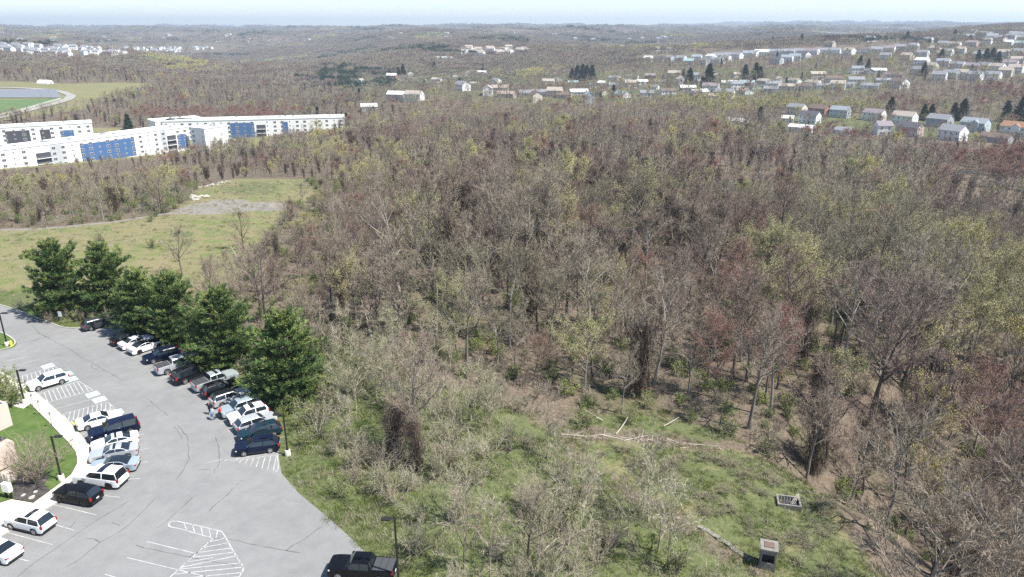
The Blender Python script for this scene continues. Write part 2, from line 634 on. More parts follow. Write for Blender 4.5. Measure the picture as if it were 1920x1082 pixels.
def make_tree(seed, H, shape='round', lod=0, bud=None, vines=False, twigw=0.035, dens=1.0, fork=0.38, spread=0.36, r0=None):
    """returns meshes trunk (with limbs) and crown (branches and twigs) of a leafless tree"""
    rng = random.Random(seed)
    tk, cr, vn = MB(), MB(), MB()
    r0 = r0 or H * 0.015
    pts, d = stick(rng, Vector((0, 0, -0.4)), Vector((rng.uniform(-.06, .06), rng.uniform(-.06, .06), 1)).normalized(), H * 0.86, 8, 0.07, 0.05)
    rad = [r0 * (1.25 if i == 0 else 1 - 0.88 * (i / 8)) for i in range(9)]
    tk.tube(pts, rad, 6 if lod == 0 else 4)
    nl = int((14 if lod == 0 else 11) * dens ** 0.5)
    az = rng.uniform(0, 6)
    tipc = []
    for i in range(nl):
        t = fork + (0.97 - fork) * (i + rng.uniform(0, .6)) / nl
        p, dd = along(pts, t)
        az += 2.4 + rng.uniform(-.4, .4)
        el = math.radians(rng.uniform(22, 52) if t < 0.72 else rng.uniform(45, 74))
        ld = Vector((math.cos(az) * math.cos(el), math.sin(az) * math.cos(el), math.sin(el)))
        rel = (t - fork) / (1 - fork)
        prof = {'round': .62 + .75 * math.sin(PI * min(1, rel + .12)) ** .8 - .55 * rel, 'vase': 0.7 + 0.35 * math.sin(rel * 3) - .2 * rel, 'tall': 0.72 - 0.36 * rel}[shape]
        ll = H * spread * prof * rng.uniform(0.75, 1.2)
        lp, ld2 = stick(rng, p, ld, ll, 5, 0.16, 0.07)
        rr = max(0.02, r0 * (1 - 0.85 * t) * 0.7)
        (tk if lod == 0 else cr).tube(lp, [rr * (1 - 0.8 * j / 5) for j in range(6)], 4 if lod == 0 else 3)
        nb = int((7 if lod == 0 else 6) * dens)
        for j in range(nb):
            tb = 0.22 + 0.78 * (j + rng.random()) / nb
            bp, bd = along(lp, tb)
            bdir = (side_dir(rng, bd, rng.uniform(.45, 1.0)) + Vector((0, 0, .25))).normalized()
            bl = ll * rng.uniform(.28, .5) * (1.15 - 0.5 * tb)
            q, _ = stick(rng, bp, bdir, bl, 3, 0.22, 0.08)
            if lod == 0:
                cr.tube(q, [rr * 0.38, rr * 0.28, rr * 0.2, 0.012], 3)
            else:
                blade(cr, rng, q[0], (q[-1] - q[0]).normalized(), bl, twigw * 1.6)
            nt_ = 7 if lod == 0 else 6
            for k in range(nt_):
                tp, td = along(q, 0.15 + 0.85 * (k + rng.random()) / nt_)
                tdir = (side_dir(rng, td, rng.uniform(.3, .95)) + Vector((0, 0, .2))).normalized()
                tl = rng.uniform(.5, 1.15) * (H / 15) ** 0.5
                blade(cr, rng, tp, tdir, tl, twigw * (1.3 if lod == 0 else 2.1))
                if lod == 0:
                    for _ in range(4):
                        sp_ = tp + tdir * tl * rng.uniform(.15, .9)
                        sd = side_dir(rng, tdir, rng.uniform(.35, .9))
                        blade(cr, rng, sp_, sd, tl * rng.uniform(.4, .75), twigw)
                if bud is not None:
                    for _ in range(13 if lod == 0 else 7):
                        bpt = tp + tdir * tl * rng.uniform(.1, 1.0) + rvec(rng) * (.34 if lod == 0 else .6)
                        blade(cr, rng, bpt, rvec(rng), rng.uniform(.12, .24) * (1 if lod == 0 else 1.8), (.07 if lod == 0 else .17) * bud, 1)
    if vines:
        for _ in range(1300 if lod == 0 else 600):
            t = rng.uniform(0.12, 0.95)
            p, dd = along(pts, t)
            q = p + Vector((rng.gauss(0, .38 + t * .5), rng.gauss(0, .38 + t * .5), rng.uniform(-.4, .4)))
            blade(vn, rng, q, Vector((rng.uniform(-.3, .3), rng.uniform(-.3, .3), -1)).normalized(), rng.uniform(.8, 2.3), .075 if lod == 0 else .13)
    return tk, cr, vn


def make_shrub(seed, H, stems=14, leafy=0.0, twigw=0.028, tw=9):
    rng = random.Random(seed)
    st, cr = MB(), MB()
    for i in range(stems):
        az = rng.uniform(0, 2 * PI)
        el = math.radians(rng.uniform(38, 85))
        d = Vector((math.cos(az) * math.cos(el), math.sin(az) * math.cos(el), math.sin(el)))
        ln = H * rng.uniform(.7, 1.15)
        p, _ = stick(rng, Vector((rng.uniform(-.3, .3), rng.uniform(-.3, .3), -.1)), d, ln, 5, 0.17, 0.02)
        st.tube(p, [H * .011 * (1 - .75 * j / 5) for j in range(6)], 3)
        for k in range(tw):
            tp, td = along(p, .15 + .85 * (k + rng.random()) / tw)
            bd = side_dir(rng, td, rng.uniform(.35, .95))
            bl = H * rng.uniform(.16, .34)
            q, _ = stick(rng, tp, bd, bl, 2, .25, 0.03)
            cr.tube(q, [.018, .013, .006], 3)
            for _ in range(6):
                sp_, sd = along(q, rng.uniform(.1, 1))
                e = side_dir(rng, sd, rng.uniform(.3, 1.0))
                tl = rng.uniform(.25, .7)
                blade(cr, rng, sp_, e, tl, twigw)
                if leafy and rng.random() < leafy:
                    for _ in range(3):
                        blade(cr, rng, sp_ + e * tl * rng.random() + rvec(rng) * .1, rvec(rng), rng.uniform(.14, .26), .11, 1)
    return st, cr


def make_pine(seed, H, R):
    """white pine: tiers of level boughs carrying upswept needle tufts, open gaps between the tiers"""
    rng = random.Random(seed)
    tk, cr = MB(), MB()
    pts, _ = stick(rng, Vector((0, 0, -.3)), Vector((0, 0, 1)), H, 8, 0.03, 0.05)
    tk.tube(pts, [H * .018 * (1.2 - 1.1 * i / 8) for i in range(9)], 7)
    z = 0.7
    while z < H * 0.985:
        t = z / H
        rr = R * math.sqrt(max(.02, 1 - ((t - .27) / .76) ** 2)) * (0.84 + 0.16 * math.sin(z * 1.7 + seed))
        nb = max(6, int(8 + 4 * (1 - t)))
        a0 = rng.uniform(0, 6)
        for i in range(nb):
            az = a0 + 2 * PI * i / nb + rng.uniform(-.35, .35)
            ln = max(.5, rr * rng.uniform(.62, 1.15))
            el = math.radians(rng.uniform(-6, 16) + 48 * t ** 2.5)
            d = Vector((math.cos(az) * math.cos(el), math.sin(az) * math.cos(el), math.sin(el)))
            b0, _ = along(pts, min(.99, (z + rng.uniform(-.15, .15)) / H))
            bp, _ = stick(rng, b0, d, ln, 5, .09, 0.03)
            tk.tube(bp, [.055 * (1 - .85 * j / 5) * (.4 + ln / R) for j in range(6)], 3)
            nt_ = max(5, int(ln * 4.6))
            for k in range(nt_):
                tb = .25 + .75 * (k + rng.random()) / nt_
                p, dd = along(bp, tb)
                sd = Vector((-dd.y, dd.x, 0)).normalized() * rng.uniform(-1, 1) * ln * .34 * (1.3 - tb * .7)
                c = p + sd + Vector((0, 0, rng.uniform(0, .14)))
                outd = (dd * .8 + sd.normalized() * .45 + Vector((0, 0, .42))).normalized()
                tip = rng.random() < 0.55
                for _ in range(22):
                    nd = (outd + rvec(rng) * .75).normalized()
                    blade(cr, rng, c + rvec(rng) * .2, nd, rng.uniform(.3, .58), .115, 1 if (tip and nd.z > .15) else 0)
        z += rng.uniform(.75, 1.1)
    return tk, cr


def make_spruce(seed, H, R, n=1):
    rng = random.Random(seed)
    tk, cr = MB(), MB()
    tk.tube([Vector((0, 0, -.4)), Vector((0, 0, H * .5)), Vector((0, 0, H))], [H * .016, H * .01, .02], 5)
    z = H * .05
    while z < H:
        t = z / H
        rr = R * (1 - t) ** .85
        for i in range(int(5 + 8 * (1 - t))):
            az = rng.uniform(0, 6.3)
            ln = rr * rng.uniform(.55, 1.18) + .25
            d = Vector((math.cos(az), math.sin(az), rng.uniform(-.35, .12) + .5 * t)).normalized()
            p = Vector((0, 0, z + rng.uniform(-.2, .2)))
            for k in range(5):
                q = p + d * ln * (.2 + .8 * (k + rng.random()) / 5)
                for _ in range(4):
                    blade(cr, rng, q + rvec(rng) * .12 * R * .3, (d + rvec(rng) * .9).normalized(), rng.uniform(.5, 1.0) * H / 12, .22 * H / 12)
        z += H * .033
    return tk, cr


def two(name, tk, cr, mt, mc, vn=None):
    """unlinked part meshes of a plant"""
    out = {'trunk': tk.mesh(name + '_trunk', mt, 60), 'crown': cr.mesh(name + '_crown', mc)}
    if vn is not None and vn.f:
        out['vines'] = vn.mesh(name + '_vines', M_VINE)
    return out


def single(name, tk, cr, mt, mc):
    """one unlinked mesh holding trunk and crown, for the far mass of a wood"""
    a = MB()
    a.v = tk.v + cr.v
    n = len(tk.v)
    a.f = tk.f + [tuple(i + n for i in f) for f in cr.f]
    a.m = [0] * len(tk.f) + [q + 1 for q in cr.m]
    ms = [mt] + (mc if isinstance(mc, list) else [mc])
    return a.mesh(name, ms)


def plant(name, parts, loc, rz, sc, label, cat, group=None):
    o = empty(name, loc, rz, sc)
    for pn, me in parts.items():
        link(pn, me, o)
    tag(o, label, cat, group)
    return o


# ------------------------------------------------------------------ masses of plants (geometry nodes over real points)
def mass(name, meshes, pts, label, cat):
    """pts: rows x, y, z, rotation, scale, index"""
    if not len(pts):
        return None
    kinds = bpy.data.collections.new(name + ' kinds')
    for i, me in enumerate(meshes):
        o = bpy.data.objects.new('%s kind %02d' % (name, i), me)
        kinds.objects.link(o)
    pts = np.asarray(pts, float)
    me = bpy.data.meshes.new(name)
    me.vertices.add(len(pts))
    me.vertices.foreach_set('co', pts[:, :3].ravel())
    for an, ty, k in (('rot', 'FLOAT', 3), ('scl', 'FLOAT', 4), ('idx', 'INT', 5)):
        a = me.attributes.new(an, ty, 'POINT')
        a.data.foreach_set('value', pts[:, k].astype(np.int32 if ty == 'INT' else np.float32))
    o = link(name, me)
    ng = bpy.data.node_groups.new(name + ' scatter', 'GeometryNodeTree')
    ng.is_modifier = True
    ng.interface.new_socket('Geometry', in_out='INPUT', socket_type='NodeSocketGeometry')
    ng.interface.new_socket('Geometry', in_out='OUTPUT', socket_type='NodeSocketGeometry')
    N = ng.nodes.new
    gi, go = N('NodeGroupInput'), N('NodeGroupOutput')
    ci = N('GeometryNodeCollectionInfo')
    ci.inputs['Collection'].default_value = kinds
    ci.inputs['Separate Children'].default_value = True
    ci.inputs['Reset Children'].default_value = True
    ip = N('GeometryNodeInstanceOnPoints')
    ip.inputs['Pick Instance'].default_value = True

    def attr(an, ty):
        q = N('GeometryNodeInputNamedAttribute')
        q.data_type = ty
        q.inputs['Name'].default_value = an
        return [s for s in q.outputs if s.enabled and s.name == 'Attribute'][0]
    cx = N('ShaderNodeCombineXYZ')
    L = ng.links.new
    L(attr('rot', 'FLOAT'), cx.inputs[2])
    L(gi.outputs[0], ip.inputs['Points'])
    L(ci.outputs[0], ip.inputs['Instance'])
    L(attr('idx', 'INT'), ip.inputs['Instance Index'])
    L(cx.outputs[0], ip.inputs['Rotation'])
    L(attr('scl', 'FLOAT'), ip.inputs['Scale'])
    L(ip.outputs[0], go.inputs[0])
    md = o.modifiers.new('scatter', 'NODES')
    md.node_group = ng
    tag(o, label, cat, None, 'stuff')
    return o

# ------------------------------------------------------------------ buildings
M_WHITE = mat('white render', (0.78, 0.77, 0.74), 0.8, (0.70, 0.69, 0.67), 0.15)
M_ROOFW = mat('white roof sheet', (0.80, 0.80, 0.79), 0.7)
M_BLUE = mat('blue cladding', (0.055, 0.12, 0.26), 0.6, (0.065, 0.135, 0.29), 0.3)
M_GREYW = mat('grey cladding', (0.42, 0.43, 0.44), 0.7)
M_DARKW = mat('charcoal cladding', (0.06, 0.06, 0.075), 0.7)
M_GLASS = mat('window glass', (0.075, 0.085, 0.10), 0.1, spec=0.8)
M_CONC = mat('weathered concrete', (0.40, 0.385, 0.35), 0.9, (0.28, 0.265, 0.235), 1.4, bump=0.2)
M_STEEL = mat('galvanised steel', (0.35, 0.36, 0.37), 0.45, metal=0.7)
HOUSE_SPOTS = []




def apartment(name, label, A, B, depth, floors, zb, blocks, balconies, end_blue=None, fh=3.05):
    """long flat roofed block; A,B ends of its front line on plan; local x runs along the front, local -y faces out"""
    ax = Vector((B[0] - A[0], B[1] - A[1], 0))
    L = ax.length
    rz = math.atan2(ax.y, ax.x)
    H = floors * fh + 0.9
    o = empty(name, (A[0], A[1], zb), rz)
    tag(o, label, 'apartments', 'white apartment blocks')
    mb = MB()
    mb.box((0, 0, -6), (L, depth, H))
    mb.build('wall', M_WHITE, o)
    mb = MB()
    mb.box((-.3, -.3, H), (L + .3, .1, H + .55))
    mb.box((-.3, depth - .1, H), (L + .3, depth + .3, H + .55))
    mb.box((-.3, .1, H), (.1, depth - .1, H + .55))
    mb.box((L - .1, .1, H), (L + .3, depth - .1, H + .55))
    mb.box((.1, .1, H), (L - .1, depth - .1, H + .2))
    rf = mb.build('roof', M_ROOFW, o)
    rng = random.Random(int(L))
    for k in range(max(2, int(L / 14))):
        x = rng.uniform(4, L - 5)
        y = rng.uniform(depth * .3, depth * .75)
        u = MB()
        u.box((x, y, H + .2), (x + 1.6, y + 1.3, H + 1.3))
        u.build('roof_unit', M_STEEL, rf)
    for x0, x1, f0, f1, mm, nm in blocks:
        q = MB()
        q.box((x0, -.12, f0 * fh), (x1, 0.0, f1 * fh + (.3 if f1 == floors else 0)))
        q.build(nm, mm, o)
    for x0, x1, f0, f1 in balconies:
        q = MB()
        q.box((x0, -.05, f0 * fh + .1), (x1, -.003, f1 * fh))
        b = q.build('recess_shade_panel', M_DARKW, o)  # dark sheet on the flat wall, its colour standing in for recess shade
        for f in range(f0, f1):
            q = MB()
            q.box((x0, -1.3, f * fh - .1), (x1, -.05, f * fh + .08))
            q.build('balcony_slab', M_WHITE, b)
            q = MB()
            n = int((x1 - x0) / .5)
            q.box((x0, -1.28, f * fh + 1.0), (x1, -1.22, f * fh + 1.07))
            for j in range(n + 1):
                x = x0 + (x1 - x0) * j / n
                q.box((x - .03, -1.27, f * fh + .08), (x + .03, -1.23, f * fh + 1.0))
            q.build('railing', M_STEEL, b)
    ncol = int(L / 5.2)
    taken = lambda x: any(a - .8 < x < b + .8 for a, b, _, _ in balconies)
    wi = 0
    for f in range(floors):
        for cidx in range(ncol):
            x = 2.6 + cidx * (L - 5.2) / max(1, ncol - 1)
            if taken(x):
                continue
            off = -.125 if any(b[0] - 1 < x < b[1] + 1 and b[2] <= f < b[3] for b in blocks) else -.003
            wide = (cidx % 3 != 1)
            ww = .95 if wide else .4
            z0 = f * fh + (1.0 if wide else 1.7)
            fr = MB()
            fr.box((x - ww - .1, off - .06, z0 - .1), (x + ww + .1, off, f * fh + 2.5))
            wfr = fr.build('window', M_WHITE, o)
            pn = MB()
            for a, b in ((-ww, -.05), (.05, ww)) if wide else ((-ww, ww),):
                pn.box((x + a, off - .075, z0), (x + b, off - .063, f * fh + 2.4))
            pn.build('pane', M_GLASS, wfr)
    return o


apartment('apartment_block', 'long white block of flats with the big blue panel facing the field', (-289.2, 361.8), (-214, 490), 17, 4, -29.5,
          [(76, 110, 0, 3.6, M_BLUE, 'blue_panel'), (140, 146.5, 0, 3, M_BLUE, 'blue_panel'), (128, 132, 0, 4, M_GREYW, 'grey_panel'), (59, 66, 0, 4, M_GREYW, 'grey_panel')],
          [(51, 59, 0, 3), (132.5, 139, 0, 3)])
apartment('apartment_block', 'short white wing at the end of the blue panelled flats', (-211, 486.5), (-199, 479.5), 18, 4, -29.5, [], [])
apartment('apartment_block', 'rear white flats with a charcoal panel behind the front block', (-372, 480), (-296, 524), 17, 4, -31,
          [(36, 50, 0, 3.5, M_DARKW, 'charcoal_panel'), (56, 62, 1, 3.4, M_DARKW, 'charcoal_panel'), (68, 76, 0, 3, M_BLUE, 'blue_panel')], [])
apartment('apartment_block', 'farthest long white flats with narrow blue panels behind the trees', (-252, 536), (-126, 562), 18, 4, -31.5,
          [(46, 63, 0, 3.6, M_BLUE, 'blue_panel'), (83, 87, 0, 3.6, M_BLUE, 'blue_panel')], [(64.5, 71, 0, 3)])
apartment('apartment_block', 'white end block turned away beside the farthest flats', (-268, 548), (-256, 534), 34, 4, -31.5, [], [])

ROOFC = {'grey': (0.22, 0.225, 0.24), 'dark': (0.085, 0.085, 0.10), 'brown': (0.15, 0.11, 0.09), 'tan': (0.36, 0.31, 0.26), 'mauve': (0.24, 0.20, 0.215), 'teal': (0.25, 0.35, 0.34), 'white': (0.68, 0.68, 0.66), 'orange': (0.30, 0.165, 0.10), 'blue': (0.25, 0.275, 0.30)}
WALLC = {'white': (0.74, 0.74, 0.72), 'cream': (0.62, 0.56, 0.46), 'grey': (0.34, 0.335, 0.36), 'brick': (0.29, 0.15, 0.115), 'blue': (0.46, 0.50, 0.53), 'pink': (0.52, 0.41, 0.38), 'tan': (0.46, 0.40, 0.33)}
ROOFM = {k: mat('%s shingles' % k, v, 0.9, tuple(c * .8 for c in v), 1.6) for k, v in ROOFC.items()}
WALLM = {k: mat('%s siding' % k, v, 0.8, tuple(c * .93 for c in v), .6) for k, v in WALLC.items()}
M_TRIM = mat('white trim', (0.78, 0.78, 0.76), 0.6)
M_DOOR = mat('house door', (0.18, 0.06, 0.05), 0.5)
M_GAR = mat('garage door', (0.66, 0.66, 0.64), 0.6)
_house_cache = {}


def house_meshes(wc, rc, L, D, st, detail, porch):
    key = (wc, rc, L, D, st, detail, porch)
    if key in _house_cache:
        return _house_cache[key]
    H = 2.75 * st + .3
    rise = D * (.30 if st > 1 else .24)
    out = []
    mb = MB()
    x0, x1, y0, y1 = -L / 2, L / 2, -D / 2, D / 2
    mb.quad((x0, y0, -2.5), (x1, y0, -2.5), (x1, y0, H), (x0, y0, H))
    mb.quad((x1, y1, -2.5), (x0, y1, -2.5), (x0, y1, H), (x1, y1, H))
    mb.poly([(x1, y0, -2.5), (x1, y1, -2.5), (x1, y1, H), (x1, 0, H + rise), (x1, y0, H)])
    mb.poly([(x0, y1, -2.5), (x0, y0, -2.5), (x0, y0, H), (x0, 0, H + rise), (x0, y1, H)])
    out.append(('wall', mb.mesh('wall', WALLM[wc]), None))
    mb = MB()
    e, t = .45, .16
    sl = rise / (D / 2)
    for s in (-1, 1):
        a = [(x0 - .3, 0, H + rise + .02), (x1 + .3, 0, H + rise + .02), (x1 + .3, s * (D / 2 + e), H - e * sl + .02), (x0 - .3, s * (D / 2 + e), H - e * sl + .02)]
        b = [(p[0], p[1], p[2] + t) for p in a]
        mb.quad(*(b if s < 0 else b[::-1]))
        mb.quad(*(a[::-1] if s < 0 else a))
        mb.quad(a[2], a[3], b[3], b[2])
        mb.quad(a[1], a[2], b[2], b[1])
        mb.quad(a[3], a[0], b[0], b[3])
    out.append(('roof', mb.mesh('roof', ROOFM[rc]), None))
    ch = MB()
    ch.box((x0 + L * .28, .4, H + rise * .4), (x0 + L * .28 + .7, 1.2, H + rise + .9))
    if detail > 0:
        out.append(('chimney', ch.mesh('chimney', WALLM['brick']), 'roof'))
    nx = max(2, int(L / 3.1))
    for f in range(st):
        for i in range(nx):
            x = x0 + L * (i + .5) / nx
            if f == 0 and i == nx // 2:
                continue
            for s in ((-1,) if detail < 2 else (-1, 1)):
                w_ = MB()
                w_.box((x - .55, s * D / 2 - (.09 if s < 0 else -.0), f * 2.75 + .95), (x + .55, s * D / 2 + (0 if s < 0 else .09), f * 2.75 + 2.25))
                p_ = MB()
                yy = s * (D / 2 + .09)
                p_.box((x - .44, min(yy, yy + s * .02), f * 2.75 + 1.05), (x + .44, max(yy, yy + s * .02), f * 2.75 + 2.15))
                out.append(('window', w_.mesh('window', M_TRIM), None))
                out.append(('pane', p_.mesh('pane', M_GLASS), 'last'))
        if detail > 1:
            for s in (-1, 1):
                for y in ((0,) if f == st - 1 else (-D * .22, D * .22)):
                    w_ = MB()
                    w_.box((s * L / 2 - (.09 if s < 0 else 0), y - .5, f * 2.75 + 1.0), (s * L / 2 + (.09 if s > 0 else 0), y + .5, f * 2.75 + 2.2))
                    p_ = MB()
                    xx = s * (L / 2 + .09)
                    p_.box((min(xx, xx + s * .02), y - .4, f * 2.75 + 1.1), (max(xx, xx + s * .02), y + .4, f * 2.75 + 2.1))
                    out.append(('window', w_.mesh('window', M_TRIM), None))
                    out.append(('pane', p_.mesh('pane', M_GLASS), 'last'))
    d_ = MB()
    xd = x0 + L * (nx // 2 + .5) / nx
    d_.box((xd - .5, -D / 2 - .08, .1), (xd + .5, -D / 2 - .003, 2.2))
    out.append(('door', d_.mesh('door', M_DOOR), None))
    if porch == 1:      # front gable
        g = MB()
        gw, gd = L * .16, 1.4
        g.box((xd - gw, -D / 2 - gd, -2), (xd + gw, -D / 2 + .0 - .004, H))
        g.tri((xd - gw, -D / 2 - gd, H), (xd + gw, -D / 2 - gd, H), (xd, -D / 2 - gd, H + gw * .75))
        out.append(('front_gable', g.mesh('front_gable', WALLM[wc]), None))
        r = MB()
        for s in (-1, 1):
            r.quad((xd, -D / 2 - gd - .3, H + gw * .75 + .1), (xd, 0, H + gw * .75 + .1), (xd + s * (gw + .3), -D / 2 + .8, H - .1), (xd + s * (gw + .3), -D / 2 - gd - .3, H - .1))
        out.append(('gable_roof', r.mesh('gable_roof', ROOFM[rc]), None))
    if porch == 2:      # garage bay at the side
        g = MB()
        g.box((x1 - 6.0, -D / 2 - 2.2, -2), (x1 - .25, -D / 2 - .004, 2.7))
        out.append(('garage', g.mesh('garage', WALLM[wc]), None))
        g = MB()
        g.box((x1 - 5.4, -D / 2 - 2.27, .05), (x1 - .9, -D / 2 - 2.203, 2.2))
        out.append(('garage_door', g.mesh('garage_door', M_GAR), 'last'))
        r = MB()
        r.box((x1 - 6.3, -D / 2 - 2.6, 2.7), (x1 + .05, -D / 2 - .01, 2.9))
        out.append(('garage_roof', r.mesh('garage_roof', ROOFM[rc]), 'garage'))
    _house_cache[key] = out
    return out


def house(nm, loc, rz, wc, rc, L, D, st, detail, porch, label, cat, group):
    o = empty(nm, loc, rz)
    last = None
    by = {}
    for pn, me, par in house_meshes(wc, rc, L, D, st, detail, porch):
        q = link(pn, me, o if par is None else last if par == 'last' else by[par])
        if par is None:
            last = q
            by[pn] = q
    HOUSE_SPOTS.append((loc[0], loc[1], 9.0 if detail > 0 else 8))
    # open ground toward the viewer's slope so that the house is not buried in its own hedge
    r = math.hypot(loc[0], loc[1])
    if detail == 2 or detail == 0:
        HOUSE_SPOTS.append((loc[0] * (1 - 12 / r), loc[1] * (1 - 12 / r), 7.0))
    tag(o, label, cat, group)
    return o


GAB = -0.92
near_houses = [
    # px, py(base), wall, roof, L, D, storeys, porch, turn, label
    (1476, 229, 'white', 'white', 8, 7, 1, 0, .5, 'small all white house at the head of the gabled row'),
    (1493, 215, 'cream', 'grey', 13, 8, 2, 0, 0, 'cream house with grey roof at the back of the gabled row'),
    (1517, 231, 'white', 'dark', 13, 8.5, 2, 0, .1, 'white gabled house with a dark slate roof'),
    (1534, 217, 'brick', 'brown', 14, 8, 2, 0, 0, 'brick house with a brown roof behind the dark roofed one'),
    (1574, 220, 'blue', 'blue', 13, 8, 2, 0, .15, 'bluish house with blue grey roof half hidden in trees'),
    (1638, 226, 'white', 'mauve', 14, 8, 2, 0, 0, 'white gabled house with a mauve roof'),
    (1694, 232, 'white', 'tan', 15, 9, 2, 0, 0, 'white gabled house with a broad beige roof'),
    (1653, 252, 'white', 'mauve', 9, 8, 2, 0, .9, 'narrow white house showing its gable among bare trees'),
    (1704, 255, 'pink', 'dark', 13, 9, 2, 0, 0, 'dark roofed house with a pinkish gable'),
    (1760, 238, 'grey', 'grey', 14, 9, 2, 0, -.05, 'grey house with a cream gable in the middle of the row'),
    (1784, 262, 'white', 'grey', 13, 10, 2, 0, -.1, 'biggest bright white gable in front of the row'),
    (1826, 246, 'blue', 'blue', 15, 9, 2, 1, -.05, 'pale blue house with a small front gable'),
    (1866, 266, 'grey', 'brown', 15, 9, 1, 0, 0, 'low grey house with a brown roof in front of the blue one'),
    (1902, 254, 'white', 'orange', 15, 9, 2, 1, -.05, 'white house with an orange tiled roof'),
    (1502, 247, 'white', 'white', 15, 6, 1, 0, .2, 'long low white shed in the trees below the row'),
    (1572, 252, 'white', 'grey', 14, 7, 1, 0, .2, 'low white house screened by bare branches'),
    (1383, 235, 'white', 'white', 13, 7, 1, 0, .3, 'white bungalow seen through branches near the lone spruce')]
for px, py, wc, rc, L, D, st, po, tw, lab in near_houses:
    p = hit(px, py)
    house('gabled_house', p, GAB + tw, wc, rc, L, D, st, 2, po, lab, 'house', 'gabled houses above the wood')

hill = [
    (676, 158, 'white', 'tan'), (735, 148, 'brick', 'white'), (770, 146, 'cream', 'white'), (819, 152, 'cream', 'tan'), (853, 143, 'white', 'grey'), (877, 140, 'white', 'tan'), (902, 139, 'white', 'white'), (848, 168, 'brick', 'brown'), (867, 170, 'white', 'grey'),
    (937, 170, 'pink', 'tan'), (967, 169, 'brick', 'teal'), (777, 189, 'white', 'tan'), (744, 189, 'grey', 'white'), (692, 206, 'grey', 'white'), (1004, 190, 'cream', 'brown'), (1040, 182, 'pink', 'tan'), (1058, 184, 'tan', 'brown'), (1074, 164, 'white', 'teal'),
    (1085, 178, 'white', 'white'), (1104, 192, 'blue', 'blue'), (1109, 165, 'white', 'grey'), (1131, 160, 'white', 'white'), (1147, 164, 'white', 'teal'), (1130, 178, 'cream', 'brown'), (1166, 182, 'white', 'teal'), (1182, 165, 'cream', 'tan'), (1221, 168, 'white', 'grey'),
    (1185, 148, 'white', 'brown'), (1220, 146, 'brick', 'mauve'), (1264, 146, 'tan', 'tan'), (1289, 170, 'grey', 'white'), (1332, 172, 'white', 'mauve'), (1345, 146, 'tan', 'tan'), (1358, 184, 'cream', 'grey'),
    (1367, 160, 'white', 'white'), (1400, 160, 'brick', 'teal'), (1433, 157, 'cream', 'tan'), (1475, 167, 'cream', 'tan'), (1462, 153, 'cream', 'tan'), (1398, 176, 'white', 'tan'), (1331, 186, 'white', 'tan'), (1508, 167, 'white', 'brown'), (1546, 166, 'white', 'grey'), (1531, 149, 'tan', 'tan'),
    (1587, 164, 'white', 'grey'), (1606, 138, 'white', 'grey'), (1628, 138, 'grey', 'grey'), (1646, 137, 'white', 'white'), (1685, 164, 'white', 'brown'), (1676, 151, 'pink', 'brown'), (950, 182, 'pink', 'tan'), (915, 178, 'white', 'tan'), (1018, 166, 'grey', 'tan'), (1300, 150, 'white', 'grey'), (1386, 144, 'cream', 'tan')]
hill += [(1012, 178, 'white', 'grey'), (1028, 160, 'white', 'tan'), (1046, 152, 'cream', 'grey'), (1153, 150, 'white', 'grey'), (1170, 156, 'white', 'tan'), (1203, 158, 'white', 'white'), (1213, 180, 'white', 'grey'), (1240, 158, 'cream', 'grey'), (1252, 176, 'white', 'brown'), (1277, 158, 'white', 'tan'), (1310, 178, 'white', 'white'), (1318, 158, 'cream', 'grey'), (1380, 168, 'white', 'grey'), (1416, 166, 'white', 'mauve'), (1445, 172, 'cream', 'grey'), (1450, 162, 'white', 'grey'), (1490, 156, 'white', 'tan'), (1525, 160, 'white', 'tan'), (1562, 158, 'cream', 'brown'), (1570, 168, 'white', 'tan'), (1603, 160, 'cream', 'grey'), (1630, 166, 'white', 'grey'), (985, 180, 'white', 'grey'), (930, 158, 'white', 'grey'), (890, 160, 'white', 'tan'), (820, 164, 'white', 'grey'), (800, 156, 'white', 'tan'), (1655, 156, 'white', 'grey')]
hill.sort()
for i, (px, py, wc, rc) in enumerate(hill):
    p = hit(px, py)
    rng = random.Random(px)
    tw = rng.uniform(-.55, .35) + (0 if rng.random() < .7 else -1.2)
    nb = '%s hillside house with %s roof' % (wc, rc)
    same = [h for h in hill if h[2] == wc and h[3] == rc]
    if len(same) > 1:
        k_ = same.index((px, py, wc, rc))
        nb += ', %s %s' % (['first', 'second', 'third', 'fourth', 'fifth', 'sixth', 'seventh', 'eighth', 'ninth', 'tenth', 'eleventh', 'twelfth', 'thirteenth', 'fourteenth', 'fifteenth', 'sixteenth', 'seventeenth', 'eighteenth'][k_], 'such from the wooded valley end')
    house('ranch_house', p, tw, wc, rc, rng.choice([13, 15, 16]), rng.choice([8, 9]), 1 if rng.random() < .72 else 2, 1, rng.choice([0, 0, 2]), nb, 'house', 'ranch houses on the hillside')
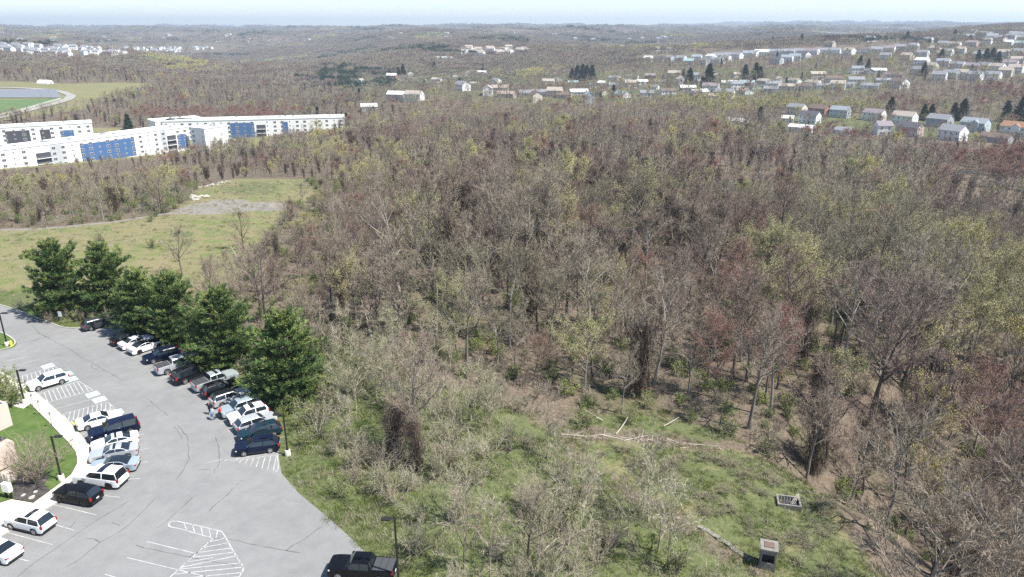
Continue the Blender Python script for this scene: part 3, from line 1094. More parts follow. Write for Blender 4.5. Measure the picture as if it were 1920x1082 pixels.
upper = [
    (1729, 107, 'white', 'grey', 'white house with gable to the lawn below the top estate'), (1768, 124, 'white', 'blue', 'tall white gabled house beside its twin'), (1795, 130, 'white', 'grey', 'white gabled twin by the grey roofed terrace'), (1822, 133, 'pink', 'mauve', 'pinkish hipped house by the twin gables'),
    (1782, 147, 'grey', 'grey', 'grey house with white gable trim on the slope'), (1826, 150, 'white', 'grey', 'pale house with grey roof beside the big white one'), (1860, 150, 'white', 'grey', 'big white house with dark windows on the upper slope'), (1893, 127, 'white', 'mauve', 'white gable standing alone in the trees'),
    (1889, 86, 'white', 'white', 'white bungalow on the hilltop'), (1822, 87, 'pink', 'mauve', 'pinkish house on the hilltop'), (1912, 88, 'blue', 'teal', 'teal roofed house at the hilltop edge'), (1728, 122, 'white', 'white', 'white house behind the dark spruce'), (1904, 136, 'white', 'tan', 'low white house below the lone gable'),
    (1676, 70, 'white', 'grey', 'tiny white house near the skyline trees'), (1660, 74, 'white', 'tan', 'tiny white house with tan roof near the skyline'), (1705, 64, 'white', 'white', 'white dot of a house on the skyline'), (1640, 72, 'white', 'grey', 'small gable in the trees under the skyline'), (1556, 88, 'tan', 'tan', 'tan block above the end of the terraces'),
    (1768, 88, 'white', 'grey', 'small white house in the hilltop trees'), (1790, 90, 'white', 'tan', 'low house with a pale roof in the hilltop trees')]
for px, py, wc, rc, lab in upper:
    p = hit(px, py)
    house('hillside_house', p, GAB + .1 * math.sin(px), wc, rc, 14, 9, 2, 1, 0, lab, 'house', 'houses on the upper slope')
row = [(1216, 116, 'white', 'white'), (1235, 117, 'white', 'dark'), (1256, 116, 'blue', 'blue'), (1277, 116, 'white', 'blue'), (1291, 122, 'blue', 'teal'), (1306, 114, 'white', 'blue'), (1333, 113, 'white', 'white'), (1322, 121, 'blue', 'grey'),
       (1350, 111, 'white', 'grey'), (1366, 110, 'white', 'blue'), (1382, 110, 'white', 'grey'), (1402, 107, 'white', 'blue'), (1415, 106, 'white', 'grey'), (1428, 105, 'white', 'white'), (1452, 104, 'white', 'blue'), (1468, 104, 'white', 'grey'), (1480, 104, 'blue', 'blue'), (1498, 103, 'white', 'grey'), (1521, 103, 'white', 'mauve'),
       (1542, 102, 'white', 'grey'), (1565, 102, 'white', 'grey'), (1592, 102, 'white', 'tan'), (1619, 100, 'white', 'brown'), (1642, 100, 'white', 'grey'), (1667, 98, 'white', 'mauve'), (1687, 95, 'cream', 'grey'), (1456, 120, 'blue', 'dark'), (1475, 116, 'white', 'blue'), (1490, 114, 'white', 'blue'), (1507, 110, 'white', 'dark'), (1344, 120, 'white', 'blue'), (1360, 116, 'white', 'grey')]
for px, py, wc, rc in row:
    p = hit(px, py)
    house('terrace_house', p, GAB * .8 + .4 * math.sin(px * 1.7), wc, rc, 14 if px % 3 else 20, 10, 2, 0, 0, 'white and pale blue terrace house with %s roof in the row on the ridge' % rc, 'terrace house', 'terrace houses on the ridge with %s roofs' % rc)
RH = random.Random(5)
for i, (px, py) in enumerate([(1752, 98), (1775, 104), (1800, 100), (1835, 110), (1880, 106), (1905, 104), (1745, 132), (1760, 150), (1800, 146), (1845, 132), (1870, 134), (1712, 92), (1700, 112), (1740, 80), (1850, 82), (1720, 140), (1906, 120), (1660, 112), (1885, 142)]):
    p = hit(px, py)
    house('hillside_house', p, GAB + .3 * math.sin(px), 'white' if i % 3 else 'cream', 'grey' if i % 2 else 'tan', 13, 9, 2, 1, 0, 'small %s house with %s roof half hidden among the trees of the upper slope' % ('white' if i % 3 else 'cream', 'grey' if i % 2 else 'tan'), 'house', 'half hidden houses of the upper slope')
far = []
for i in range(92):
    px = RH.uniform(4, 335)
    far.append((px, 84 + RH.random() * (8 + 10 * math.sin(PI * min(1, px / 300))) + px * .012))
for i in range(22):
    px = RH.uniform(245, 440)
    far.append((px, 92 - (px - 245) * .026 + RH.uniform(-2, 2)))
for px, py in far:
    p = hit(px, py + 3)
    house('estate_house', p, RH.uniform(-.9, .3), 'white', 'grey', 11, 8, 2, 0, 0, 'tiny white house in the pale estate beyond the road loop', 'house', 'far estate houses')
for i in range(20):
    px = RH.uniform(868, 990)
    p = hit(px, RH.uniform(92, 107) - abs(px - 930) * .03)
    house('estate_house', p, RH.uniform(-.9, .3), 'white' if RH.random() < .8 else 'cream', 'tan', 15, 10, 2, 0, 0, 'tiny white block in the cluster beyond the wooded valley', 'house', 'far white cluster')
for px, py, L, lab in [(835, 113, 40, 'long low pale building by the wooded valley head'), (1172, 92, 70, 'long white building across the far wood'), (1242, 95, 28, 'short white building next to the long one'), (1282, 90, 26, 'white shed in the far wood'), (1322, 89, 46, 'long white shed at the edge of the far wood'), (1000, 74, 60, 'white warehouse on the far ridge'), (1165, 93, 12, 'white annex in front of the long far building')]:
    p = hit(px, py)
    house('long_building', p, -.08, 'white', 'white', L, 14, 1 if L > 20 else 2, 0, 0, lab, 'building', None)
for i in range(70):
    px = RH.choice([RH.uniform(0, 520), RH.uniform(1000, 1650), RH.uniform(500, 1100), RH.uniform(1800, 1920)])
    py = RH.uniform(62, 80)
    p = hit(px, py)
    house('farm_house', p, RH.uniform(-1, 1), RH.choice(['white', 'white', 'cream']), 'grey', 17, 12, 2, 0, 0, 'speck of a pale house on the distant ridges', 'house', 'specks of houses on the ridges')

# ------------------------------------------------------------------ the yard on the far left: road loop, panels, arched shed
M_ROADF = mat('pale gravel road', (0.30, 0.28, 0.25), 0.95, (0.25, 0.235, 0.21), .3)
M_PANEL = mat('solar glass', (0.17, 0.18, 0.20), 0.5, spec=0.4)
M_LAWN = mat('mown green lawn', (0.07, 0.125, 0.035), 0.95, (0.095, 0.145, 0.045), .12)


def strip(name, pts, wd, m, dz, kind='structure', label=None):
    pts = [Vector((p[0], p[1], 0)) for p in pts]
    dense = []
    for a, b in zip(pts[:-1], pts[1:]):
        n = max(1, int((b - a).length / 3))
        dense += [a.lerp(b, i / n) for i in range(n)]
    dense.append(pts[-1])
    for _ in range(6):
        dense = [dense[0]] + [(dense[i - 1] + dense[i] * 2 + dense[i + 1]) / 4 for i in range(1, len(dense) - 1)] + [dense[-1]]
    mb = MB()
    L, R = [], []
    for i, p in enumerate(dense):
        d = (dense[min(i + 1, len(dense) - 1)] - dense[max(i - 1, 0)]).normalized()
        n = Vector((-d.y, d.x, 0))
        for lst, s in ((L, 1), (R, -1)):
            q = p + n * s * wd / 2
            lst.append((q.x, q.y, gz(q.x, q.y) + dz))
    n = len(L)
    mb.v = L + R
    mb.f = [(i, n + i, n + i + 1, i + 1) for i in range(n - 1)]
    mb.m = [0] * (n - 1)
    o = mb.build(name, m)
    tag(o, label, None, None, kind)
    return o, dense


loop, dl_ = strip('yard_road', W([(-90, 236), (0, 222), (60, 206), (100, 196), (128, 187), (135, 180), (115, 172), (85, 168), (20, 165), (-80, 165)]), 9, M_ROADF, .5)
lawn_w = W([(-90, 189), (0, 188), (60, 187), (108, 185), (95, 191), (50, 203), (0, 213), (-90, 226)])
mb = MB()
c0 = sum(lawn_w, Vector()) / len(lawn_w)
for i in range(len(lawn_w)):
    a, b = lawn_w[i], lawn_w[(i + 1) % len(lawn_w)]
    for k in range(8):
        q = [c0.lerp(a, k / 8), c0.lerp(a, (k + 1) / 8), c0.lerp(b, (k + 1) / 8), c0.lerp(b, k / 8)]
        mb.poly([(p.x, p.y, gz(p.x, p.y) + .45) for p in q])
tag(mb.build('lawn', M_LAWN), 'bright mown lawn inside the road loop', None, None, 'structure')
# white rail along the loop
rl = W([(0, 217), (30, 211), (60, 203), (90, 194), (115, 187)])
mb = MB()
for a, b in zip(rl[:-1], rl[1:]):
    n = int((b - a).length / 4)
    for i in range(n):
        p, q = a.lerp(b, i / n), a.lerp(b, (i + 1) / n)
        zp, zq = gz(p.x, p.y), gz(q.x, q.y)
        mb.tube([(p.x, p.y, zp), (p.x, p.y, zp + 1.9)], [.1, .1], 4)
        mb.tube([(p.x, p.y, zp + 1.7), (q.x, q.y, zq + 1.7)], [.18, .18], 4)
        mb.tube([(p.x, p.y, zp + .9), (q.x, q.y, zq + .9)], [.14, .14], 4)
tag(mb.build('rail_fence', M_TRIM), 'white rail fence following the road loop', 'fence')
pan = MB()
pan.quad((-6, -1.6, .8), (6, -1.6, .8), (6, 1.6, 2.4), (-6, 1.6, 2.4))
pan.quad((-6, 1.6, 2.32), (6, 1.6, 2.32), (6, -1.6, .72), (-6, -1.6, .72))
pan_me = pan.mesh('panel', M_PANEL)
leg = MB()
for x in (-5, 0, 5):
    leg.box((x - .1, -1.1, -.5), (x + .1, -.9, 1.0))
    leg.box((x - .1, .9, -.5), (x + .1, 1.1, 2.0))
leg_me = leg.mesh('frame', M_STEEL)
for r, py in enumerate([171.5, 174, 176.5, 179, 181.5, 184]):
    for cidx in range(8):
        px = -28 + cidx * 17.5 + r * 1.5
        if px > 98 + r * 2.5:
            continue
        p = hit(px, py)
        o = empty('solar_panel', p, .15)
        link('panel', pan_me, o)
        link('frame', leg_me, o)
        tag(o, 'blue grey solar panel rack in %s row of the yard behind the lawn' % ['the top', 'the second', 'the third', 'the fourth', 'the fifth', 'the lowest'][r], 'solar panel', 'solar racks, %s row' % ['top', 'second', 'third', 'fourth', 'fifth', 'lowest'][r])
# arched white shed
p = hit(85, 157)
o = empty('arched_shed', p, -.25)
mb = MB()
n = 12
for i in range(n):
    a0, a1 = PI * i / n, PI * (i + 1) / n
    mb.quad((-8, 5 * math.cos(a0), 4.6 * math.sin(a0)), (8, 5 * math.cos(a0), 4.6 * math.sin(a0)), (8, 5 * math.cos(a1), 4.6 * math.sin(a1)), (-8, 5 * math.cos(a1), 4.6 * math.sin(a1)))
mb.build('shell', M_WHITE, o, 40)
mb = MB()
for s in (-1, 1):
    mb.poly([(s * 7.9, 4.9 * math.cos(PI * i / n), 4.5 * math.sin(PI * i / n)) for i in (range(n + 1) if s > 0 else reversed(range(n + 1)))])
mb.build('end_wall', M_TRIM, o)
mb = MB()
mb.box((7.91, -1.6, 0), (8.02, 1.6, 3.2))
mb.build('door', M_GREYW, o)
tag(o, 'white arched storage shed beside the yard', 'shed')
HOUSE_SPOTS.append((p.x, p.y, 14))
# road among the hillside houses
strip('hill_road', W([(655, 158), (700, 152), (745, 150), (800, 142)]), 6, M_ROADF, .35)
SHG_EARLY = two('corner', *make_shrub(250, 2.6, 14, .4), M_PALE, [M_PALE, M_LEAF])

# ------------------------------------------------------------------ the car park
def asphalt():
    m, t, b = _new('worn asphalt')
    L = t.links
    tc = t.nodes.new('ShaderNodeTexCoord')

    def noise(sc, det, rough=.6):
        q = t.nodes.new('ShaderNodeTexNoise')
        q.inputs['Scale'].default_value = sc
        q.inputs['Detail'].default_value = det
        q.inputs['Roughness'].default_value = rough
        L.new(tc.outputs['Object'], q.inputs['Vector'])
        return q.outputs[0]

    def rmp(src, a, c, lo, hi):
        r = t.nodes.new('ShaderNodeValToRGB')
        r.color_ramp.elements[0].position = lo
        r.color_ramp.elements[1].position = hi
        r.color_ramp.elements[0].color = (*a, 1)
        r.color_ramp.elements[1].color = (*c, 1)
        L.new(src, r.inputs[0])
        return r.outputs[0]

    def mul(a, c):
        q = t.nodes.new('ShaderNodeMix')
        q.data_type = 'RGBA'
        q.blend_type = 'MULTIPLY'
        q.inputs[0].default_value = 1
        L.new(a, q.inputs[6])
        L.new(c, q.inputs[7])
        return q.outputs[2]
    c = rmp(noise(.09, 4), (.20, .20, .196), (.228, .228, .222), .35, .65)
    c = mul(c, rmp(noise(7, 6, .8), (.86, .86, .86), (1.08, 1.08, 1.08), .3, .7))
    c = mul(c, rmp(noise(.6, 5), (.90, .90, .90), (1.03, 1.03, 1.03), .3, .6))
    L.new(c, b.inputs['Base Color'])
    b.inputs['Roughness'].default_value = .9
    b.inputs['Specular IOR Level'].default_value = .25
    bp = t.nodes.new('ShaderNodeBump')
    bp.inputs['Strength'].default_value = .25
    bp.inputs['Distance'].default_value = .02
    L.new(noise(30, 3), bp.inputs['Height'])
    L.new(bp.outputs[0], b.inputs['Normal'])
    return m


M_ASPH = asphalt()
M_PAINT = mat('worn white road paint', (.48, .48, .47), .8, (.29, .29, .285), 1.6)
M_BLUEP = mat('faded blue road paint', (.36, .50, .55), .8, (.45, .55, .58), 2.5)
M_YEL = mat('yellow paint', (.70, .60, .05), .5)
M_CRACK = mat('crack sealant', (.085, .083, .08), .8, (.13, .13, .125), 1.2)
M_WALK = mat('pale concrete walk', (.60, .56, .46), .9, (.52, .48, .40), .5)
M_KERB = mat('kerb concrete', (.46, .44, .38), .9, (.36, .34, .30), .9)
M_GRASSY = mat('lawn grass', (.05, .095, .014), .95, (.09, .135, .03), .7, bump=.4)
M_MULCH = mat('dark mulch', (.035, .032, .032), .95, (.075, .065, .06), 3.0, bump=.5)
LZ = .03


def flat(name, pts, z, m, label=None, kind='structure', parent=None):
    mb = MB()
    mb.poly([(p[0], p[1], z) for p in pts])
    me = mb.mesh(name, m)
    bm = bmesh.new()
    bm.from_mesh(me)
    bmesh.ops.triangulate(bm, faces=bm.faces[:])
    bm.normal_update()
    for f in bm.faces:
        if f.normal.z < 0:
            f.normal_flip()
    bm.to_mesh(me)
    bm.free()
    o = link(name, me, parent)
    if parent is None:
        tag(o, label, None, None, kind)
    return o


def slab(name, pts, z0, z1, m, label=None):
    bm = bmesh.new()
    vs = [bm.verts.new((p[0], p[1], z1)) for p in pts]
    f = bm.faces.new(vs)
    bm.normal_update()
    if f.normal.z < 0:
        f.normal_flip()
    r = bmesh.ops.extrude_face_region(bm, geom=[f])
    for v in [g for g in r['geom'] if isinstance(g, bmesh.types.BMVert)]:
        v.co.z = z1
    for v in vs:
        v.co.z = z0
    bmesh.ops.triangulate(bm, faces=[q for q in bm.faces if len(q.verts) > 4])
    bmesh.ops.recalc_face_normals(bm, faces=bm.faces[:])
    me = bpy.data.meshes.new(name)
    bm.to_mesh(me)
    bm.free()
    me.materials.append(m)
    o = link(name, me)
    tag(o, label, None, None, 'structure')
    return o


flat('car_park', LOT_POLY, LZ, M_ASPH, 'wide worn grey asphalt car park curving through the corner')


def smooth_line(pts, it=2, step=.8):
    pts = [Vector((p[0], p[1], 0)) for p in pts]
    d = []
    for a, b in zip(pts[:-1], pts[1:]):
        n = max(1, int((b - a).length / step))
        d += [a.lerp(b, i / n) for i in range(n)]
    d.append(pts[-1])
    for _ in range(it):
        d = [d[0]] + [(d[i - 1] + 2 * d[i] + d[i + 1]) / 4 for i in range(1, len(d) - 1)] + [d[-1]]
    return d


def kerb(name, pts, label, w_=.16, h=.14):
    d = smooth_line(pts)
    mb = MB()
    n = len(d)
    prof = [(-w_ / 2, -.1), (-w_ / 2, h), (w_ / 2, h), (w_ / 2, -.1)]
    for i, p in enumerate(d):
        t_ = (d[min(i + 1, n - 1)] - d[max(i - 1, 0)]).normalized()
        nn = Vector((-t_.y, t_.x, 0))
        for a, z in prof:
            q = p + nn * a
            mb.v.append((q.x, q.y, z))
    for i in range(n - 1):
        for j in range(3):
            mb.f.append((i * 4 + j, (i + 1) * 4 + j, (i + 1) * 4 + j + 1, i * 4 + j + 1))
            mb.m.append(0)
    o = mb.build(name, M_KERB)
    tag(o, label, None, None, 'structure')


kerb('kerb', P0([(-160, 545)] + LOT_E), 'pale kerb round the road bend')
kerb('kerb', P0(LOT_E2[:9]), 'worn low kerb along the pines', .14, .09)
ISL = P0([(-120, 600), (0, 623), (14, 629), (26, 637), (32, 645), (27, 651), (10, 656), (-40, 662), (-160, 650)])
slab('traffic_island', ISL, -.1, .1, M_GRASSY, 'small grass island by the road')
kerb('kerb', ISL[:-1], 'kerb of the small grass island')

# sidewalk, lawn and mulch by the office
WALK_OUT = LOT_W[::-1]
WALK_IN = [(145, 871), (145, 858), (142, 848), (130, 832), (110, 812), (93, 793), (72, 773), (57, 757), (40, 742), (0, 718), (-60, 688), (-160, 660)]
walk = P0(LOT_W[1:] + WALK_IN[::-1] + [(134, 891), (112, 909), (63, 945), (22, 938), (0, 945), (-80, 950), (-200, 985)], .0)
slab('pavement', walk, -.1, .12, M_WALK, 'pale concrete pavement curving along the parking bays')
kerb('kerb', P0(LOT_W), 'kerb between the pavement and the bays', .15, .135)
lawn = P0([(143, 871), (143, 858), (140, 848), (128, 833), (108, 813), (91, 794), (70, 774), (55, 758), (38, 743), (0, 720), (-60, 690), (-200, 660), (-320, 900), (-100, 945), (0, 942), (22, 936), (63, 943), (110, 908), (132, 890)])
slab('office_lawn', lawn, -.1, .10, M_GRASSY, 'bright lawn between the pavement and the office')
bed = P0([(63, 941), (94, 919), (84, 908), (92, 895), (70, 884), (40, 884), (24, 905), (26, 935)], .104)
flat('mulch_bed', bed, .106, M_MULCH, 'dark mulch bed under the ornamental bush')
pth = P0([(40, 742), (57, 757), (44, 766), (14, 758), (-20, 762), (-30, 752), (12, 752)], .104)
flat('footpath', pth, .107, M_WALK, 'short concrete path joining the pavement')

# ---- painted lines
LINES = MB()


def pline(a, b, wd=.11, z=LZ + .006):
    wd *= .74
    a, b = Vector((a[0], a[1], z)), Vector((b[0], b[1], z))
    d = (b - a).normalized()
    n = Vector((-d.y, d.x, 0)) * wd / 2
    LINES.quad(a - n, b - n, b + n, a + n)


def px_line(a, b, wd=.11):
    pline(plane0(*a), plane0(*b), wd)


def ppoly(pts, wd=.12, closed=False):
    q = P0(pts)
    for i in range(len(q) - (0 if closed else 1)):
        pline(q[i], q[(i + 1) % len(q)], wd, LZ + .006)


def hatch(A, B, n, shift):
    """stripes from edge A to edge B (each a pixel polyline of two points)"""
    a0, a1, b0, b1 = [plane0(*p) for p in (*A, *B)]
    for k in range(n + 1):
        fa, fb = k / n + shift, k / n
        if fa < 0 or fa > 1:
            t_ = min(1, max(0, fa))
            # cut the stripe where it meets the end of A
            fr = (t_ - fb) / (fa - fb) if fa != fb else 1
            pa = b0.lerp(b1, fb).lerp(a0.lerp(a1, fa), fr)
        else:
            pa = a0.lerp(a1, fa)
        pline(b0.lerp(b1, fb), pa, .14, LZ + .011)


for a, b in [((0, 669), (50, 657)), ((5, 679), (58, 668)), ((14, 690), (76, 673)), ((104, 767), (190, 744)), ((153, 628), (176, 621)), ((200, 626), (232, 618)), ((68, 722), (118, 704))]:
    px_line(a, b)
ppoly([(30, 709), (103, 688), (119, 698), (44, 718)], .13, True)
hatch([(30, 709), (103, 688)], [(44, 718), (119, 698)], 9, .16)
ppoly([(70, 740), (148, 715), (174, 732), (90, 755)], .13, True)
hatch([(70, 740), (148, 715)], [(90, 755), (174, 732)], 10, .16)
ppoly([(118, 777), (202, 754), (215, 766), (128, 790)], .13, True)
hatch([(118, 777), (202, 754)], [(128, 790), (215, 766)], 10, .16)
px_line((138, 803), (165, 796))
for a, b in [((148, 816), (175, 809)), ((162, 830), (186, 822)), ((176, 846), (200, 838)), ((242, 820), (270, 814)), ((250, 848), (280, 840)), ((255, 869), (278, 866)), ((240, 899), (263, 897.5)), ((188, 929), (225, 933)), ((97, 946), (181, 966)), ((99, 983), (140, 995)), ((14, 999), (99, 1022)), ((18, 1043), (55, 1053)),
             ((276, 1016), (370, 1039)), ((238, 1046), (388, 1082)), ((196, 1077), (260, 1096))]:
    px_line(a, b)
px_line((389, 868), (416, 862))
# hatched nose at the foot of the lot and the end bay of the pine row
nose = [(334, 991), (325, 990), (317, 987), (316, 982), (322, 978), (334, 978), (375, 987), (415, 997), (422, 1006), (434, 1028), (446, 1048), (456, 1063), (456, 1070), (450, 1080), (440, 1090)]
ppoly(nose, .15)
ppoly([(334, 991), (400, 1010), (320, 1082), (300, 1100)], .13)
px_line((342, 1064), (447, 1042), .13)
na = [plane0(*p) for p in nose]
for a, b in [((350, 995), (345, 981)), ((365, 999), (361, 984)), ((380, 1003), (377, 988)), ((395, 1007), (392, 992)), ((405, 1010), (408, 996)), ((388, 1018), (424, 1009)), ((378, 1028), (429, 1018)), ((368, 1037), (435, 1028)), ((358, 1046), (440, 1036)), ((336, 1068), (452, 1056)), ((326, 1077), (456, 1064)), ((330, 1086), (455, 1074)), ((340, 1094), (447, 1082)), ((348, 1055), (400, 1046))]:
    px_line(a, b, .12)
ppoly([(421, 864), (520, 848), (522, 878), (517, 886)], .12)
for k in range(8):
    t_ = (k + .5) / 8
    px_line((432 + 86 * t_, 865.5 + 19 * t_), (440 + 84 * t_, 861.5 - 10.5 * t_), .11)
CAR_LINES = LINES

# blue access pads with the wheelchair sign
PADS = MB()
SYM = MB()
for cx, cy in [(90, 687), (124, 702), (133, 712), (174, 740), (187, 750), (218, 774)]:
    c = plane0(cx, cy)
    e1 = (plane0(cx + 10, cy - 3) - c).normalized()
    e2 = Vector((-e1.y, e1.x, 0))
    q = [c + e1 * a + e2 * b for a, b in ((-.75, -.75), (.75, -.75), (.75, .75), (-.75, .75))]
    PADS.quad(*[(p.x, p.y, LZ + .015) for p in q])

    def seg(a, b, wd=.13):
        A, B = c + e1 * a[0] + e2 * a[1], c + e1 * b[0] + e2 * b[1]
        d = (B - A).normalized()
        n = Vector((-d.y, d.x, 0)) * wd / 2
        SYM.quad(*[(p.x, p.y, LZ + .019) for p in (A - n, B - n, B + n, A + n)])
    seg((-.1, .3), (-.05, -.1))
    seg((-.05, .08), (.25, .08), .1)
    seg((-.05, -.12), (.28, -.12))
    seg((.28, -.12), (.42, -.48))
    pts = [(-.02 + .36 * math.cos(a), -.25 + .36 * math.sin(a)) for a in np.linspace(2.2, 5.9, 9)]
    for a, b in zip(pts[:-1], pts[1:]):
        seg(a, b, .09)
    SYM.poly([(p.x, p.y, LZ + .019) for p in [c + e1 * (-.12 + .12 * math.cos(k * PI / 4)) + e2 * (.5 + .12 * math.sin(k * PI / 4)) for k in range(8)]])
tag(PADS.build('access_bay_paint', M_BLUEP), 'faded blue squares painted in the access bays', None, None, 'structure')
tag(SYM.build('wheelchair_markings', M_PAINT), 'white wheelchair symbols on the blue squares', None, None, 'structure')
sy = MB()
for a, b in [((134, 791), (141, 797))]:
    A, B = plane0(*a), plane0(*b)
    d = (B - A).normalized()
    n = Vector((-d.y, d.x, 0)) * .08
    sy.quad(*[(p.x, p.y, LZ + .012) for p in (A - n, B - n, B + n, A + n)])
tag(sy.build('yellow_marking', M_YEL), 'short yellow dash in the access bay', None, None, 'structure')

# ---- sealed cracks and seams
CR = MB()
rc_ = random.Random(3)


def crack(pts, wd=.07):
    q = P0(pts)
    d = []
    for a, b in zip(q[:-1], q[1:]):
        n = max(1, int((b - a).length / .7))
        for i in range(n):
            p = a.lerp(b, i / n)
            d.append(p + Vector((rc_.gauss(0, .07), rc_.gauss(0, .07), 0)) if i else p)
    d.append(q[-1])
    for a, b in zip(d[:-1], d[1:]):
        t_ = (b - a).normalized()
        n = Vector((-t_.y, t_.x, 0)) * wd * rc_.uniform(.3, .75)
        CR.quad(*[(p.x, p.y, LZ + .003) for p in (a - n, b - n, b + n, a + n)])


for pts in [[(34, 646), (60, 640), (85, 632), (110, 626), (135, 620)], [(70, 623), (103, 640), (133, 657), (167, 677), (200, 697), (232, 715)], [(172, 682), (173, 690), (182, 694)], [(277, 749), (297, 765), (315, 780)], [(333, 797), (352, 822), (355, 860)], [(326, 800), (338, 815), (341, 824)],
            [(404, 820), (411, 840), (411, 860), (402, 888)], [(362, 933), (330, 962), (295, 990)], [(455, 900), (430, 925), (392, 959)], [(256, 1023), (300, 1034), (356, 1045), (395, 1053), (440, 1062)], [(387, 1008), (425, 1011), (480, 1022), (537, 1033), (562, 1037)], [(537, 1033), (578, 1006), (600, 990), (625, 972)],
            [(400, 1012), (356, 1045)], [(290, 936), (262, 965), (223, 998)], [(223, 998), (188, 1017), (154, 1046), (123, 1064)], [(33, 1082), (70, 1052), (114, 1022), (161, 990), (200, 965), (241, 940)], [(160, 1010), (177, 1011), (187, 1017)], [(127, 995), (141, 979)], [(228, 969), (235, 964)], [(355, 860), (345, 880), (330, 900)], [(210, 980), (224, 986)], [(370, 882), (395, 880)],
            [(240, 640), (262, 668), (300, 700)], [(60, 610), (75, 625)]]:
    crack(pts)
tag(CR.build('asphalt_cracks', M_CRACK), 'dark sealed cracks wandering over the asphalt', None, None, 'structure')

# ------------------------------------------------------------------ vehicles
PAINT = {'white': (.80, .80, .79), 'silver': (.50, .52, .54), 'black': (.004, .004, .005), 'navy': (.005, .009, .028), 'grey': (.06, .063, .07), 'blue_silver': (.40, .47, .52), 'sage': (.42, .47, .47), 'teal': (.010, .028, .04), 'charcoal': (.012, .013, .017)}
M_CAR = {k: mat('%s car paint' % k, v, .3, coat=.45 if max(v) > .1 else .12, spec=.35 if max(v) > .1 else .2, metal=.35 if k in ('silver', 'grey', 'blue_silver', 'sage', 'charcoal') else .0) for k, v in PAINT.items()}
M_CGLASS = mat('car glass', (.012, .016, .02), .04, spec=.9)
M_RUB = mat('tyre rubber', (.018, .018, .018), .85)
M_RIM = mat('alloy rim', (.5, .5, .52), .3, metal=.8)
M_RIMD = mat('black rim', (.03, .03, .03), .3, metal=.5)
M_TRIMB = mat('black plastic trim', (.02, .02, .022), .6)
M_LAMP = mat('headlamp lens', (.75, .78, .8), .08, spec=.9)
M_TAIL = mat('tail lamp lens', (.32, .012, .012), .15)
M_PLATE = mat('number plate', (.68, .70, .72), .5)
M_CHROME = mat('bright trim', (.65, .66, .68), .2, metal=.9)

M_COVER = mat('vinyl bed cover', (.05, .052, .055), .7)
BODY = {
    # length, width, height, wheel radius, wheelbase front x, rear x; centre profile; belt height nose->tail
    'sedan': dict(L=4.85, W=1.86, H=1.46, r=.335, xf=1.42, xr=-1.40, hood=.80, belt=.97, wb=1.02, rs=.28, re=-.85, rg=-1.62, deck=1.03, gl=.0),
    'coupe': dict(L=5.0, W=1.93, H=1.45, r=.36, xf=1.50, xr=-1.45, hood=.86, belt=1.02, wb=.72, rs=.02, re=-.75, rg=-1.75, deck=1.08, gl=.0),
    'suv': dict(L=4.75, W=1.90, H=1.72, r=.37, xf=1.40, xr=-1.36, hood=.98, belt=1.10, wb=1.02, rs=.30, re=-1.86, rg=-2.22, deck=1.05, gl=.0),
    'bigsuv': dict(L=5.3, W=2.05, H=1.92, r=.41, xf=1.60, xr=-1.52, hood=1.12, belt=1.22, wb=1.12, rs=.50, re=-2.28, rg=-2.52, deck=1.1, gl=.0),
    'wagon': dict(L=4.85, W=1.88, H=1.62, r=.36, xf=1.40, xr=-1.38, hood=.92, belt=1.04, wb=1.08, rs=.32, re=-1.78, rg=-2.28, deck=1.02, gl=.0),
    'pickup': dict(L=5.85, W=2.03, H=1.93, r=.42, xf=1.90, xr=-1.72, hood=1.14, belt=1.24, wb=1.32, rs=.72, re=-.78, rg=-1.0, deck=1.24, gl=.0)}


def car_stations(b):
    L = b['L'] / 2
    xs = [L, L - .05, L - .16, L - .4, b['wb'], b['rs'], b['re'], b['rg'], -L + .35, -L + .12, -L + .04, -L]
    for xc in (b['xf'], b['xr']):
        ra = b['r'] * 1.14
        xs += [xc + ra * k for k in (-1.0, -.999, -.86, -.5, 0, .5, .86, .999, 1.0)]
    xs += [b['rs'] - (b['rs'] - b['re']) * k for k in (.25, .46, .50, .75)]
    xs += [b['wb'] + (L - b['wb']) * .5]
    if b['re'] - b['rg'] > .5:
        xs.append((b['re'] + b['rg']) / 2)
    return sorted(set(round(x, 4) for x in xs), reverse=True)


